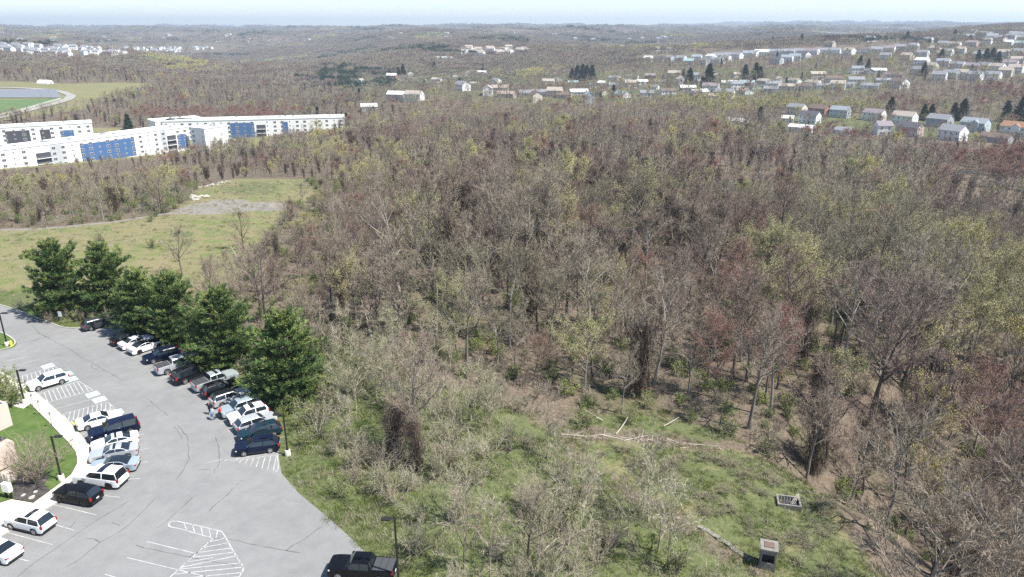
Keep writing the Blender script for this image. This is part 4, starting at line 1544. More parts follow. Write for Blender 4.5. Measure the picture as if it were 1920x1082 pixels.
def make_car(nm, typ, paint, label, roof=None, hood=None, rim='alloy', sunroof=False, rails=False, pano=False):
    b = BODY[typ]
    L, Wd, H, r = b['L'] / 2, b['W'] / 2, b['H'], b['r']
    pick = typ == 'pickup'
    xs = car_stations(b)
    pm = M_CAR[paint]
    ground = .24 if typ in ('sedan', 'coupe') else .30
    secs = []
    for x in xs:
        f = abs(x) / L
        # plan taper at nose and tail
        tp = 1 - .10 * max(0, (f - .72) / .28) ** 2.2 - (.10 * max(0, (f - .965) / .035) ** 2)
        w0 = Wd * tp
        if x > b['wb']:
            q = (x - b['wb']) / (L - b['wb'])
            belt = b['belt'] - (b['belt'] - b['hood']) * (.25 * q + .75 * q ** 2.4)
            top = belt + .045 * (1 - q * .6)
        elif x < b['rg']:
            q = (b['rg'] - x) / (L + b['rg'] + 1e-6)
            belt = b['deck'] - .06 * q ** 2
            top = belt + .02
        else:
            belt = b['belt'] + (b['deck'] - b['belt']) * max(0, min(1, (b['wb'] - x) / (b['wb'] - b['rg'])))
            if x > b['rs']:
                q = (b['wb'] - x) / (b['wb'] - b['rs'])
                top = belt + .045 + (H - .03 - belt - .045) * q
            elif x >= b['re']:
                q = (b['rs'] - x) / (b['rs'] - b['re'])
                top = H - .03 + .03 * math.sin(PI * q) - (.04 * q if typ in ('sedan', 'coupe') else 0)
            else:
                q = (b['re'] - x) / (b['re'] - b['rg'])
                t1 = H - .03 - (.04 if typ in ('sedan', 'coupe') else 0)
                top = t1 + (belt + .02 - t1) * q ** (1.0 if typ not in ('sedan', 'coupe') else 1.15)
        rise = max(0.0, top - belt - .05)
        tt = min(1, rise / (H - b['belt'] - .05))
        zs = ground
        nose_up = .12 * max(0, (f - .93) / .07)
        for xc in (b['xf'], b['xr']):
            ra = r * 1.14
            if abs(x - xc) < ra - 1e-4:
                zs = max(zs, r + math.sqrt(max(0, ra * ra - (x - xc) ** 2)))
        zs += nose_up
        zm = max(zs + .04, ground + (belt - ground) * .52)
        zbl = max(belt, zm + .04)
        glz = zbl + .015
        ring = [(w0 * .70, zs), (w0 * .97, zs + (.0 if zs > ground + .13 else .02)), (w0 * 1.0, zm), (w0 * .965, zbl),
                (w0 * .935, glz if tt > 0 else zbl + .012),
                (w0 * (.93 - .16 * tt), glz + rise * .86), (w0 * (.90 - .19 * tt), glz + rise * .985), (0.0, top + .02)]
        if f > .985:
            ring = [(y * .98, z - .03 * (k > 2)) for k, (y, z) in enumerate(ring)]
        secs.append((x, ring))
    parts = {k: MB() for k in ('body', 'windshield', 'rear_window', 'side_window', 'roof', 'hood', 'sunroof')}
    xb1, xb2 = b['rs'] - (b['rs'] - b['re']) * .46, b['rs'] - (b['rs'] - b['re']) * .50
    for i in range(len(secs) - 1):
        xa, ra_ = secs[i]
        xb, rb_ = secs[i + 1]
        xm = (xa + xb) / 2
        cab = b['rg'] < xm < b['wb']
        for k in range(7):
            tgt = 'body'
            if k == 4 and cab:
                tgt = 'side_window'
                if xb2 - 1e-3 < xm < xb1 + 1e-3 or xm < b['re'] - .55 * (b['re'] - b['rg']):
                    tgt = 'body'
                if pick and xm < b['re']:
                    tgt = 'body'
            if k == 6:
                if b['rs'] < xm < b['wb']:
                    tgt = 'windshield'
                elif b['rg'] < xm < b['re']:
                    tgt = 'rear_window'
                elif b['re'] < xm < b['rs']:
                    tgt = 'roof' if roof else 'body'
                    q = (b['rs'] - xm) / (b['rs'] - b['re'])
                    if pano or (sunroof and .2 < q < .5):
                        tgt = 'sunroof'
                elif xm > b['wb'] and xm < L - .1 and hood:
                    tgt = 'hood'
            mb = parts[tgt]
            for s in (1, -1):
                q4 = [(xa, s * ra_[k][0], ra_[k][1]), (xb, s * rb_[k][0], rb_[k][1]), (xb, s * rb_[k + 1][0], rb_[k + 1][1]), (xa, s * ra_[k + 1][0], ra_[k + 1][1])]
                if s < 0:
                    q4.reverse()
                mb.quad(*q4)
        for s in (1,):
            parts['body'].quad((xa, ra_[0][0], ra_[0][1]), (xa, -ra_[0][0], ra_[0][1]), (xb, -rb_[0][0], rb_[0][1]), (xb, rb_[0][0], rb_[0][1]))
    for idx, rev in ((0, False), (-1, True)):
        x, rg_ = secs[idx]
        pts = [(x, y, z) for y, z in rg_] + [(x, -y, z) for y, z in reversed(rg_[:-1])]
        parts['body'].poly(pts[::-1] if rev else pts)
    o = empty(nm, (0, 0, 0))
    for k, mb in parts.items():
        if not mb.f:
            continue
        m = {'body': pm, 'roof': M_CAR[roof] if roof else pm, 'hood': M_CAR[hood] if hood else pm}.get(k, M_CGLASS)
        me = mb.mesh(k, m)
        bm = bmesh.new()
        bm.from_mesh(me)
        bmesh.ops.remove_doubles(bm, verts=bm.verts[:], dist=.0008)
        bmesh.ops.recalc_face_normals(bm, faces=bm.faces[:])
        bm.to_mesh(me)
        bm.free()
        me.polygons.foreach_set('use_smooth', [True] * len(me.polygons))
        me.set_sharp_from_angle(angle=math.radians(38))
        link(k, me, o)
    # wheels
    for xc in (b['xf'], b['xr']):
        for s in (1, -1):
            M = Matrix.Translation((xc, s * (Wd - .125), r)) @ Matrix.Rotation(s * -PI / 2, 4, 'X')
            mb = MB()
            mb.lathe([(r * .62, -.11), (r * .93, -.115), (r, -.07), (r, .07), (r * .95, .115), (r * .66, .118)], 20, 0, M)
            wh = mb.build('wheel', M_RUB, o, 40)
            mb = MB()
            mb.lathe([(r * .66, .118), (r * .62, .124), (r * .56, .10), (r * .18, .112), (r * .10, .125)], 20, 0, M)
            for k in range(5):
                a = 2 * PI * k / 5
                e = M @ Matrix.Rotation(a, 4, 'Z')
                mb.box((r * .1, -.045, .105), (r * .6, .045, .128), 0, e)
            mb.build('rim', M_RIM if rim == 'alloy' else M_RIMD, wh, 40)
    zn = b['hood'] - .12
    for s in (1, -1):
        mb = MB()
        mb.box((L - .30, s * Wd * .86 - .16, zn - .07), (L - .035, s * Wd * .86 - .16 + .26 if s > 0 else s * Wd * .86 + .16, zn + .06))
        if s < 0:
            mb = MB()
            mb.box((L - .30, -Wd * .86 - .10, zn - .07), (L - .035, -Wd * .86 + .16, zn + .06))
        else:
            mb = MB()
            mb.box((L - .30, Wd * .86 - .16, zn - .07), (L - .035, Wd * .86 + .10, zn + .06))
        for q in range(len(mb.v)):
            x, y, z = mb.v[q]
            if x > L - .1 and abs(y) > Wd * .9:
                mb.v[q] = (x - .14, y, z)
        mb.build('headlight', M_LAMP, o)
        mb = MB()
        zt = (b['deck'] - .18) if typ in ('sedan', 'coupe') else b['belt'] - .12
        hh = .08 if typ in ('sedan', 'coupe') else .2
        y0, y1 = (Wd * .62, Wd * .93) if typ in ('sedan', 'coupe') else (Wd * .76, Wd * .93)
        mb.box((-L - .012, min(s * y0, s * y1), zt - hh), (-L + .16, max(s * y0, s * y1), zt + hh * .6))
        mb.build('taillight', M_TAIL, o)
        mb = MB()
        mx_ = b['wb'] - .22
        mb.box((mx_ - .09, min(s * Wd * .95, s * (Wd + .2)), b['belt'] + .02), (mx_ + .09, max(s * Wd * .95, s * (Wd + .2)), b['belt'] + .2))
        mb.build('mirror', pm, o)
        if rails:
            mb = MB()
            yr = Wd * .68
            mb.tube([(b['rs'] - .15, s * yr, H - .03), (b['rs'] - .25, s * yr, H + .06), (b['re'] + .25, s * yr, H + .06), (b['re'] + .1, s * yr, H - .03)], [.02] * 4, 6)
            mb.build('roof_rail', M_STEEL if paint in ('silver', 'white') else M_TRIMB, o)
    mb = MB()
    mb.box((L - .03, -Wd * .55, ground + .22), (L + .012, Wd * .55, zn + .04))
    mb.build('grille', M_TRIMB, o)
    mb = MB()
    mb.box((L - .06, -Wd * .78, ground + .08), (L + .02, Wd * .78, ground + .2))
    mb.build('front_bumper', M_TRIMB, o)
    mb = MB()
    mb.box((-L - .03, -Wd * .8, ground + .08), (-L + .06, Wd * .8, ground + .24))
    mb.build('rear_bumper', M_TRIMB if typ != 'pickup' else M_CHROME, o)
    mb = MB()
    mb.box((-L - .022, -.17, ground + .36), (-L - .002, .17, ground + .5))
    mb.build('number_plate', M_PLATE, o)
    if typ in ('suv', 'bigsuv', 'wagon', 'pickup'):
        for s in (1, -1):
            mb = MB()
            mb.box((b['xr'] + r * 1.2, min(s * Wd * .93, s * Wd * 1.0), ground - .03), (b['xf'] - r * 1.2, max(s * Wd * .93, s * Wd * 1.0), ground + .1))
            mb.build('side_sill', M_TRIMB, o)
    if pick:
        mb = MB()
        x0, x1 = -L + .1, b['rg'] - .08
        zb = b['deck'] + .035
        mb.box((x0, -Wd * .80, zb - .03), (x1, Wd * .80, zb + .03))
        tc_ = mb.build('bed_cover', M_COVER, o)
        mb = MB()
        for k in range(1, 3):
            x = x0 + (x1 - x0) * k / 3
            mb.box((x - .02, -Wd * .79, zb + .031), (x + .02, Wd * .79, zb + .042))
        mb.build('cover_seam', M_TRIMB, tc_)
    tag(o, label, 'pickup' if pick else 'car', None)
    return o


def set_car(o, front, rear, flip=1):
    """front and rear: pixels where the two wheels on the near flank meet the tarmac"""
    f, r_ = plane0(*front), plane0(*rear)
    d = (f - r_)
    d.z = 0
    d.normalize()
    n = Vector((-d.y, d.x, 0))
    mid = (f + r_) / 2
    away = n if n.dot(Vector((mid.x, mid.y, 0))) > 0 else -n
    c = mid + away * .82
    o.location = (c.x, c.y, LZ + .004)
    o.rotation_euler = (0, 0, math.atan2(d.y, d.x))
    return o, c, d, away


ROWP = [
    # name, type, paint, front px, rear px, kwargs, label
    ('parked_car', 'wagon', 'grey', (205, 612), (174, 620), dict(rails=True), 'dark grey wagon parked alone at the top of the pine row'),
    ('parked_car', 'sedan', 'charcoal', (264, 637.5), (228, 648.5), {}, 'charcoal saloon first of the trio under the pines'),
    ('parked_car', 'sedan', 'white', (279, 645), (244, 656), {}, 'white saloon between the charcoal saloon and the striped coupe'),
    ('parked_car', 'coupe', 'white', (296, 653), (264, 664), dict(roof='black', hood='black', rim='dark'), 'white coupe with black roof and bonnet'),
    ('parked_car', 'wagon', 'navy', (291, 681.5), (324, 672.5), dict(rails=True), 'navy estate car reversed in beside the silver pickup'),
    ('pickup_truck', 'pickup', 'silver', (359, 689.5), (317, 701.5), {}, 'silver pickup with a dark bed cover by the pines'),
    ('parked_car', 'bigsuv', 'charcoal', (384, 707), (351, 719), dict(rails=True), 'long charcoal SUV nosed into the pine shade'),
    ('pickup_truck', 'pickup', 'sage', (430, 719.5), (389, 733), dict(sunroof=True), 'pale grey green pickup between two dark SUVs'),
    ('parked_car', 'suv', 'black', (436, 735), (404, 746), dict(rails=True, sunroof=True), 'black SUV beside the grey green pickup'),
    ('parked_car', 'suv', 'silver', (453, 752.5), (420, 763.5), dict(pano=True), 'silver SUV with a glass roof next to the people'),
    ('parked_car', 'suv', 'blue_silver', (438, 783), (471, 772.5), {}, 'small pale blue SUV backed in by the person in red'),
    ('parked_car', 'suv', 'white', (452, 797), (489, 786), dict(sunroof=True, rails=True), 'white SUV with a sunroof among the silver cars'),
    ('parked_car', 'wagon', 'silver', (503, 800), (467, 812), {}, 'silver crossover beside the dark teal crossover'),
    ('parked_car', 'wagon', 'teal', (472, 829.5), (510, 820), dict(sunroof=True), 'dark teal crossover next to last in the pine row'),
    ('parked_car', 'wagon', 'navy', (461, 856), (505, 850), dict(rails=True), 'dark navy estate car last in the pine row'),
    ('parked_car', 'suv', 'white', (77, 732.5), (114, 721.5), dict(rails=True), 'white SUV alone between the hatched access bays'),
    ('parked_car', 'sedan', 'white', (210, 795), (169.5, 806), {}, 'white saloon reversed in next to the navy SUV'),
    ('parked_car', 'bigsuv', 'navy', (194, 828.5), (243, 814.5), {}, 'big navy SUV nosed up to the pavement'),
    ('parked_car', 'sedan', 'white', (196, 849), (241, 838), dict(sunroof=True), 'white saloon between the navy SUV and a silver saloon'),
    ('parked_car', 'sedan', 'silver', (190, 869), (238, 860.5), dict(sunroof=True), 'silver saloon in the middle of the pavement row'),
    ('parked_car', 'sedan', 'blue_silver', (183, 892), (240, 887), dict(pano=True), 'pale blue saloon with a black glass roof'),
    ('parked_car', 'bigsuv', 'white', (156.5, 912.5), (207, 917.5), dict(sunroof=True, rim='dark'), 'big white SUV with black wheels near the pavement'),
    ('parked_car', 'suv', 'black', (117, 943), (157, 950.5), dict(rim='dark'), 'all black SUV beside the big white one'),
    ('parked_car', 'suv', 'white', (26, 994), (64, 1003), dict(sunroof=True), 'small white SUV near the office entrance'),
    ('parked_car', 'sedan', 'white', (-44, 1045), (3, 1060), {}, 'white saloon cut off by the picture edge'),
    ('pickup_truck', 'pickup', 'black', (641, 1088), (711, 1093), {}, 'black pickup with a bed cover beside the thicket verge')]
for nm, ty, pt, f, r_, kw, lab in ROWP:
    o = make_car(nm, ty, pt, lab, **kw)
    o, c, d, away = set_car(o, f, r_)
    o['group'] = 'vehicles in the car park'
    if nm != 'x' and f[1] < 860 and f[0] > 215:      # bay line on the near flank of each car of the pine row
        e = c - away * 1.42
        tl = -1 if d.x > 0 else 1
        pline(e + d * tl * 2.9, e - d * tl * 2.5, .11)
tag(LINES.build('parking_lines', M_PAINT), 'worn white bay lines and hatching on the asphalt', None, None, 'structure')

# ------------------------------------------------------------------ lamp posts, hydrant, signs
M_POLE = mat('dark bronze metal', (.035, .032, .03), .45, metal=.4)
M_SIGN = mat('white sign sheet', (.78, .78, .76), .5)


def lamp(px, py, py_top, head, label, base_h=.75):
    p = plane0(px, py)
    # post height from its length in the photo, the post standing upright
    lo, hi = 2.0, 14.0
    for _ in range(30):
        m_ = (lo + hi) / 2
        if project(p.x, p.y, m_)[1] > py_top:
            lo = m_
        else:
            hi = m_
    h = lo
    o = empty('lamp_post', (p.x, p.y, 0))
    mb = MB()
    mb.lathe([(.31, -.3), (.31, base_h - .05), (.27, base_h)], 18)
    mb.build('base', M_WALK, o, 40)
    mb = MB()
    mb.box((-.075, -.075, base_h), (.075, .075, h))
    mb.box((-.16, -.16, base_h), (.16, .16, base_h + .05))
    mb.build('pole', M_POLE, o)
    mb = MB()
    mb.tube([(0, 0, h - .12), (head * .45, .0, h - .02)], [.04, .04], 6, 0, True)
    mb.build('arm', M_POLE, o)
    mb = MB()
    mb.box((head * .72 - .38, -.2, h - .07), (head * .72 + .38, .2, h + .06))
    hd = mb.build('lamp_head', M_POLE, o)
    mb = MB()
    mb.box((head * .72 - .25, -.15, h - .085), (head * .72 + .25, .15, h - .072))
    mb.build('lens', M_LAMP, hd)
    tag(o, label, 'lamp post', 'car park lamp posts')


lamp(14, 649, 587, 1, 'dark lamp post on the small grass island')
lamp(47, 757, 694, 1, 'dark lamp post at the pavement by the access bays')
lamp(116, 901, 818, 1, 'dark lamp post on the office lawn')
lamp(540, 854, 777, -1, 'dark lamp post on the verge at the end of the pine row')
lamp(748, 1100, 973, -1, 'dark lamp post behind the black pickup', .5)
p = plane0(22, 650)
o = empty('fire_hydrant', (p.x, p.y, .1))
mb = MB()
mb.lathe([(.22, 0), (.22, .06), (.15, .08), (.15, .62), (.19, .64), (.19, .7), (.14, .8), (.05, .88), (.05, .94)], 14)
mb.build('barrel', M_YEL, o, 40)
mb = MB()
for s in (1, -1):
    mb.tube([(s * .1, 0, .5), (s * .26, 0, .5)], [.08, .08], 10, 0, True)
mb.tube([(0, -.1, .45), (0, -.28, .45)], [.1, .1], 10, 0, True)
mb.build('outlet_cap', M_YEL, o, 40)
tag(o, 'yellow hydrant beside the lamp post on the island', 'hydrant')
mb = MB()
p = plane0(116, 605)
o = empty('sign_post', (p.x, p.y, 0), -.2)
mb.box((-.03, -.03, -.2), (.03, .03, 1.9))
mb.build('post', M_STEEL, o)
mb = MB()
mb.box((-.32, -.055, 1.05), (.32, -.032, 1.95))
mb.build('sign_plate', M_SIGN, o)
tag(o, 'small white sign on a post beside the first pine', 'sign')
for px, py, yt, lab in [(28, 722, 704, 'thin metal sign post nearest the lamp by the bays'), (64, 768, 737, 'thin metal sign post in front of the path'), (77, 780, 749, 'thin metal sign post before the lawn'), (99, 803, 773, 'thin metal sign post beside the white saloon')]:
    p = plane0(px, py)
    o = empty('parking_sign', (p.x, p.y, .1), 1.15)
    mb = MB()
    mb.box((-.025, -.025, -.2), (.025, .025, 2.1))
    mb.build('post', M_STEEL, o)
    mb = MB()
    mb.box((-.13, -.045, 1.75), (.13, -.027, 2.08))
    mb.build('sign_plate', M_STEEL, o)
    tag(o, lab, 'sign', 'access bay signs')

# ------------------------------------------------------------------ the office at the edge
M_PREC = mat('pinkish precast panel', (.56, .46, .385), .85, (.50, .41, .34), .4)
M_PREC2 = mat('pale precast column', (.60, .52, .45), .85)
M_ODARK = mat('dark office glazing', (.02, .02, .024), .12, spec=.7)


def office():
    g = plane0(47, 884)                        # ground below the corner of the storeys

    def height(py):
        lo, hi = 0.0, 20.0
        for _ in range(30):
            m_ = (lo + hi) / 2
            if project(g.x, g.y, m_)[1] > py:
                lo = m_
            else:
                hi = m_
        return lo
    h3, h2, h1, h0 = height(755), height(797), height(824), height(862)
    e = plane0(0, 807, h2) - plane0(22, 797, h2)
    rz = math.atan2(e.y, e.x)
    o = empty('office_building', (g.x, g.y, 0), rz)

    def bx(nm, lo, hi, m, par=None):
        mb = MB()
        mb.box(lo, hi)
        return mb.build(nm, m, par or o)
    # local x runs along the face toward the viewer, local -y into the building
    LX, D = 34.0, 24.0
    bx('glazing', (1.2, -D, 0), (LX - .5, -1.6, h2), M_ODARK)
    bx('upper_band', (0, -D, h2), (LX, 0, h3), M_PREC)
    bx('roof', (.3, -D + .3, h3), (LX - .3, -.3, h3 + .06), M_DARKW)
    for x in (.35, 9.2, 18.4):
        bx('balcony_block', (x, -4.5, h0), (x + 2.35, -.05, h1), M_PREC)
        bx('column', (x + 2.4, -1.2, 0), (x + 3.25, -.12, h2 - .004), M_PREC2)
    bx('planter_wall', (1.3, -.6, 0), (2.6, .7, 1.2), M_PREC2)
    for x in np.arange(4.2, LX - 1, 1.9):
        bx('mullion', (x, -1.597, .1), (x + .08, -1.52, h2 - .01), M_POLE)
    tag(o, 'pinkish concrete office with dark window bands at the picture edge', 'office')


office()
p = plane0(19, 930)
o = empty('box_sign', (p.x + .2, p.y - .4, .1), -.25)
mb = MB()
mb.box((-.45, -.22, .75), (.45, .22, 1.7))
mb.build('panel', M_SIGN, o)
mb = MB()
mb.box((-.4, -.1, 0), (-.25, .1, .75))
mb.box((.25, -.1, 0), (.4, .1, .75))
mb.build('leg', M_POLE, o)
tag(o, 'blank white box sign by the office column', 'sign')
M_ROCK = mat('pale rock', (.42, .395, .345), .9, (.30, .28, .24), 2.5, bump=.4)


def rock(px, py, s, label, grp, zz=None):
    p = plane0(px, py, .1) if zz is not None else hit(px, py)
    bm = bmesh.new()
    bmesh.ops.create_icosphere(bm, subdivisions=2, radius=1)
    rng = random.Random(int(px * 7 + py))
    a, b_, c = rng.uniform(2, 5), rng.uniform(2, 5), rng.uniform(0, 6)
    for v in bm.verts:
        k = 1 + .22 * math.sin(v.co.x * a + c) * math.cos(v.co.y * b_) + .12 * math.sin(v.co.z * 5 + c)
        v.co = Vector((v.co.x * k * 1.3, v.co.y * k, v.co.z * k * .62))
    me = bpy.data.meshes.new('rock')
    bm.to_mesh(me)
    bm.free()
    me.materials.append(M_ROCK)
    o = link('rock', me)
    o.location = (p.x, p.y, p.z + s * .25)
    o.scale = (s, s, s)
    o.rotation_euler = (0, 0, rng.uniform(0, 6))
    tag(o, label, 'rock', grp)


for px, py, s, lab in [(44, 929, .2, 'small pale rock in the dark mulch nearest the box sign'), (60, 934, .25, 'larger pale rock in the dark mulch nearest the pavement'), (66, 923, .18, 'flat grey rock in the dark mulch behind the others')]:
    rock(px, py, s, lab, 'rocks in the mulch bed', 0)
RR = random.Random(8)
for i in range(9):
    rock(RR.uniform(357, 387), RR.uniform(368, 376), RR.uniform(.5, 1.0), 'pale boulder in the heap at the left of the gravel clearing', 'boulder heap by the gravel')
for i in range(14):
    t_ = i / 13
    rock(368 + 62 * t_ + RR.uniform(-2, 2), 353 - 12 * t_ + RR.uniform(-1.5, 1.5), RR.uniform(.3, .6), 'pale boulder in the line along the back of the clearing', 'boulder line behind the clearing')
bm = bmesh.new()
bmesh.ops.create_grid(bm, x_segments=24, y_segments=24, size=1)
for v in bm.verts:
    r2 = math.hypot(v.co.x, v.co.y)
    v.co.z = max(-.15, 1 - r2) * (1 + .2 * math.sin(v.co.x * 7) * math.sin(v.co.y * 6))
me = bpy.data.meshes.new('gravel_heap')
bm.to_mesh(me)
bm.free()
me.materials.append(mat('loose gravel', (.20, .185, .16), .95, (.15, .135, .115), 1.5))
o = link('gravel_heap', me)
p = hit(512, 391)
o.location = p
o.scale = (4.5, 4.5, 1.5)
tag(o, 'low grey gravel heap at the end of the gravel patch', 'heap')

# ornamental bush by the office
osh = two('ornamental', *make_shrub(260, 4.6, 26, 0, .03, 12), M_PALE, M_PALE)
p = plane0(66, 905)
plant('ornamental_bush', osh, (p.x, p.y, .1), 0, (1.15, 1.15, 1.2), 'large pale leafless ornamental bush in the mulch bed', 'bush')
p = plane0(26, 760)
plant('hedge_bush', SHG_EARLY, (p.x, p.y, .1), 1, 1.1, 'green leafing bush at the office corner above the lawn', 'bush')
p = plane0(8, 742)
plant('hedge_bush', SHG_EARLY, (p.x, p.y, .1), 3, 1.3, 'olive bush beyond the path at the picture edge', 'bush')

# ------------------------------------------------------------------ fallen logs, basin structures
for i in range(16):
    t_ = i / 15
    px = 1056 + 264 * t_ + RR.uniform(-5, 5)
    py = 817 + 4 * t_ + 17 * t_ ** 2 + RR.uniform(-3, 3)
    p = hit(px, py)
    ln = RR.uniform(2.0, 5.0)
    d = (hit(px + 20, py + 1.5) - p).normalized()
    d = (d + Vector((RR.gauss(0, .22), RR.gauss(0, .22), RR.uniform(-.02, .12)))).normalized()
    mb = MB()
    q, _ = stick(RR, -d * ln / 2, d, ln, 5, .07)
    r_ = RR.uniform(.04, .09)
    mb.tube(q, [r_ * (1 - .5 * j / 5) for j in range(6)], 6, 0, True)
    for k in range(3):
        a, dd = along(q, RR.uniform(.4, .95))
        e, _ = stick(RR, a, side_dir(RR, dd, .8), RR.uniform(.5, 1.3), 2, .2)
        mb.tube(e, [.05, .035, .015], 3)
    o = mb.build('fallen_log', M_DEAD, None, 50)
    o.location = (p.x, p.y, p.z + r_ * .9)
    tag(o, 'bleached fallen log lying in the line across the meadow top', 'log', 'bleached log line')
for px, py, ln, az, lab in [(1155, 815, 3.4, .9, 'pale log propped up out of the log line'), (1010, 1042, 2.6, .7, 'pale broken branch sticking up in the thicket'), (1130, 790, 3.0, 2.6, 'pale fallen log in the grass above the line'), (1245, 800, 2.4, .4, 'short pale log between the leaning tree and the line'), (445, 484, 5, 2.2, 'long pale fallen trunk in the brush beside the field')]:
    p = hit(px, py)
    d = Vector((math.cos(az), math.sin(az), .35)).normalized()
    mb = MB()
    q, _ = stick(RR, Vector((0, 0, 0)), d, ln, 4, .06)
    mb.tube(q, [.09, .085, .07, .05, .03], 6, 0, True)
    o = mb.build('fallen_log', M_DEAD, None, 50)
    o.location = (p.x, p.y, p.z + .1)
    tag(o, lab, 'log')

M_CONCD = mat('stained concrete', (.25, .235, .205), .9, (.15, .14, .12), 2.2, bump=.2)
# outlet tower of the pond
p = hit(1437, 1062)
o = empty('outlet_tower', (p.x, p.y, p.z), -.30)


def obx(o, nm, lo, hi, m, par=None):
    mb = MB()
    mb.box(lo, hi)
    return mb.build(nm, m, par or o)


mb = MB()
w2, hgt, th = .72, 2.3, .16
mb.box((-w2, -w2, -1), (-w2 + th, w2, hgt))
mb.box((w2 - th, -w2, -1), (w2, w2, hgt))
mb.box((-w2 + th, w2 - th, -1), (w2 - th, w2, hgt))
mb.box((-w2 + th, -w2, -1), (w2 - th, -w2 + th, .95))
mb.box((-w2 + th, -w2, 1.9), (w2 - th, -w2 + th, hgt))
mb.build('shaft', M_CONCD, o)
obx(o, 'opening', (-w2 + th, -w2 + th + .3, .2), (w2 - th, -w2 + th + .35, 2.2), M_TRIMB)  # black sheet behind the gap, painting in the shade of the hollow shaft
mb = MB()
mb.box((-w2 - .1, -w2 - .1, hgt), (w2 + .1, w2 + .1, hgt + .2))
cap = mb.build('cap', M_CONCD, o)
obx(o, 'hatch', (-.45, -.4, hgt + .2), (.45, .4, hgt + .26), mat('rusty hatch', (.16, .10, .075), .8, (.10, .07, .06), 4), cap)
tag(o, 'square concrete outlet tower with a dark window in the meadow', 'outlet tower')
# sunken concrete box with grate bars
p = hit(1478, 946)
o = empty('inlet_box', (p.x, p.y, p.z), -.22)
mb = MB()
a, b_, th, h = 1.25, .95, .2, .55
mb.box((-a, -b_, -.6), (a, -b_ + th, h))
mb.box((-a, b_ - th, -.6), (a, b_, h))
mb.box((-a, -b_ + th, -.6), (-a + th, b_ - th, h))
mb.box((a - th, -b_ + th, -.6), (a, b_ - th, h))
mb.build('rim_wall', M_CONCD, o)
obx(o, 'floor', (-a + th, -b_ + th, -.5), (a - th, b_ - th, .08), M_MULCH)
for k in range(7):
    mb = MB()
    x = -a + .45 + k * .3
    mb.tube([(x, -b_ + th, .3), (x + .12, b_ - th, .42)], [.03, .03], 5)
    mb.build('grate_bar', M_STEEL, o)
for k in range(3):
    mb = MB()
    mb.tube([(.1 + .2 * k, -.5, .45), (1.0 + .1 * k, 1.1, .75)], [.05, .03], 5)
    mb.build('stick', M_DEAD, o)
tag(o, 'low open concrete inlet box with bars and sticks in the meadow', 'inlet box')
# low stone edging
pts = [hit(x, y) for x, y in [(1308, 988), (1330, 998), (1355, 1016), (1385, 1036), (1408, 1052)]]
mb = MB()
for a, b_ in zip(pts[:-1], pts[1:]):
    n = 4
    for i in range(n):
        p_, q_ = a.lerp(b_, i / n), a.lerp(b_, (i + .9) / n)
        d = (q_ - p_)
        M = Matrix.Translation(((p_.x + q_.x) / 2, (p_.y + q_.y) / 2, (p_.z + q_.z) / 2)) @ Matrix.Rotation(math.atan2(d.y, d.x) + RR.gauss(0, .05), 4, 'Z')
        mb.box((-d.length / 2, -.25 + RR.uniform(-.05, .05), -.3), (d.length / 2, .25, RR.uniform(.1, .24)), 0, M)
tag(mb.build('stone_edging', M_CONCD), 'low crumbling stone edging along the thicket side of the meadow', 'edging')

# ------------------------------------------------------------------ people
M_SKIN = mat('skin', (.42, .26, .19), .6)


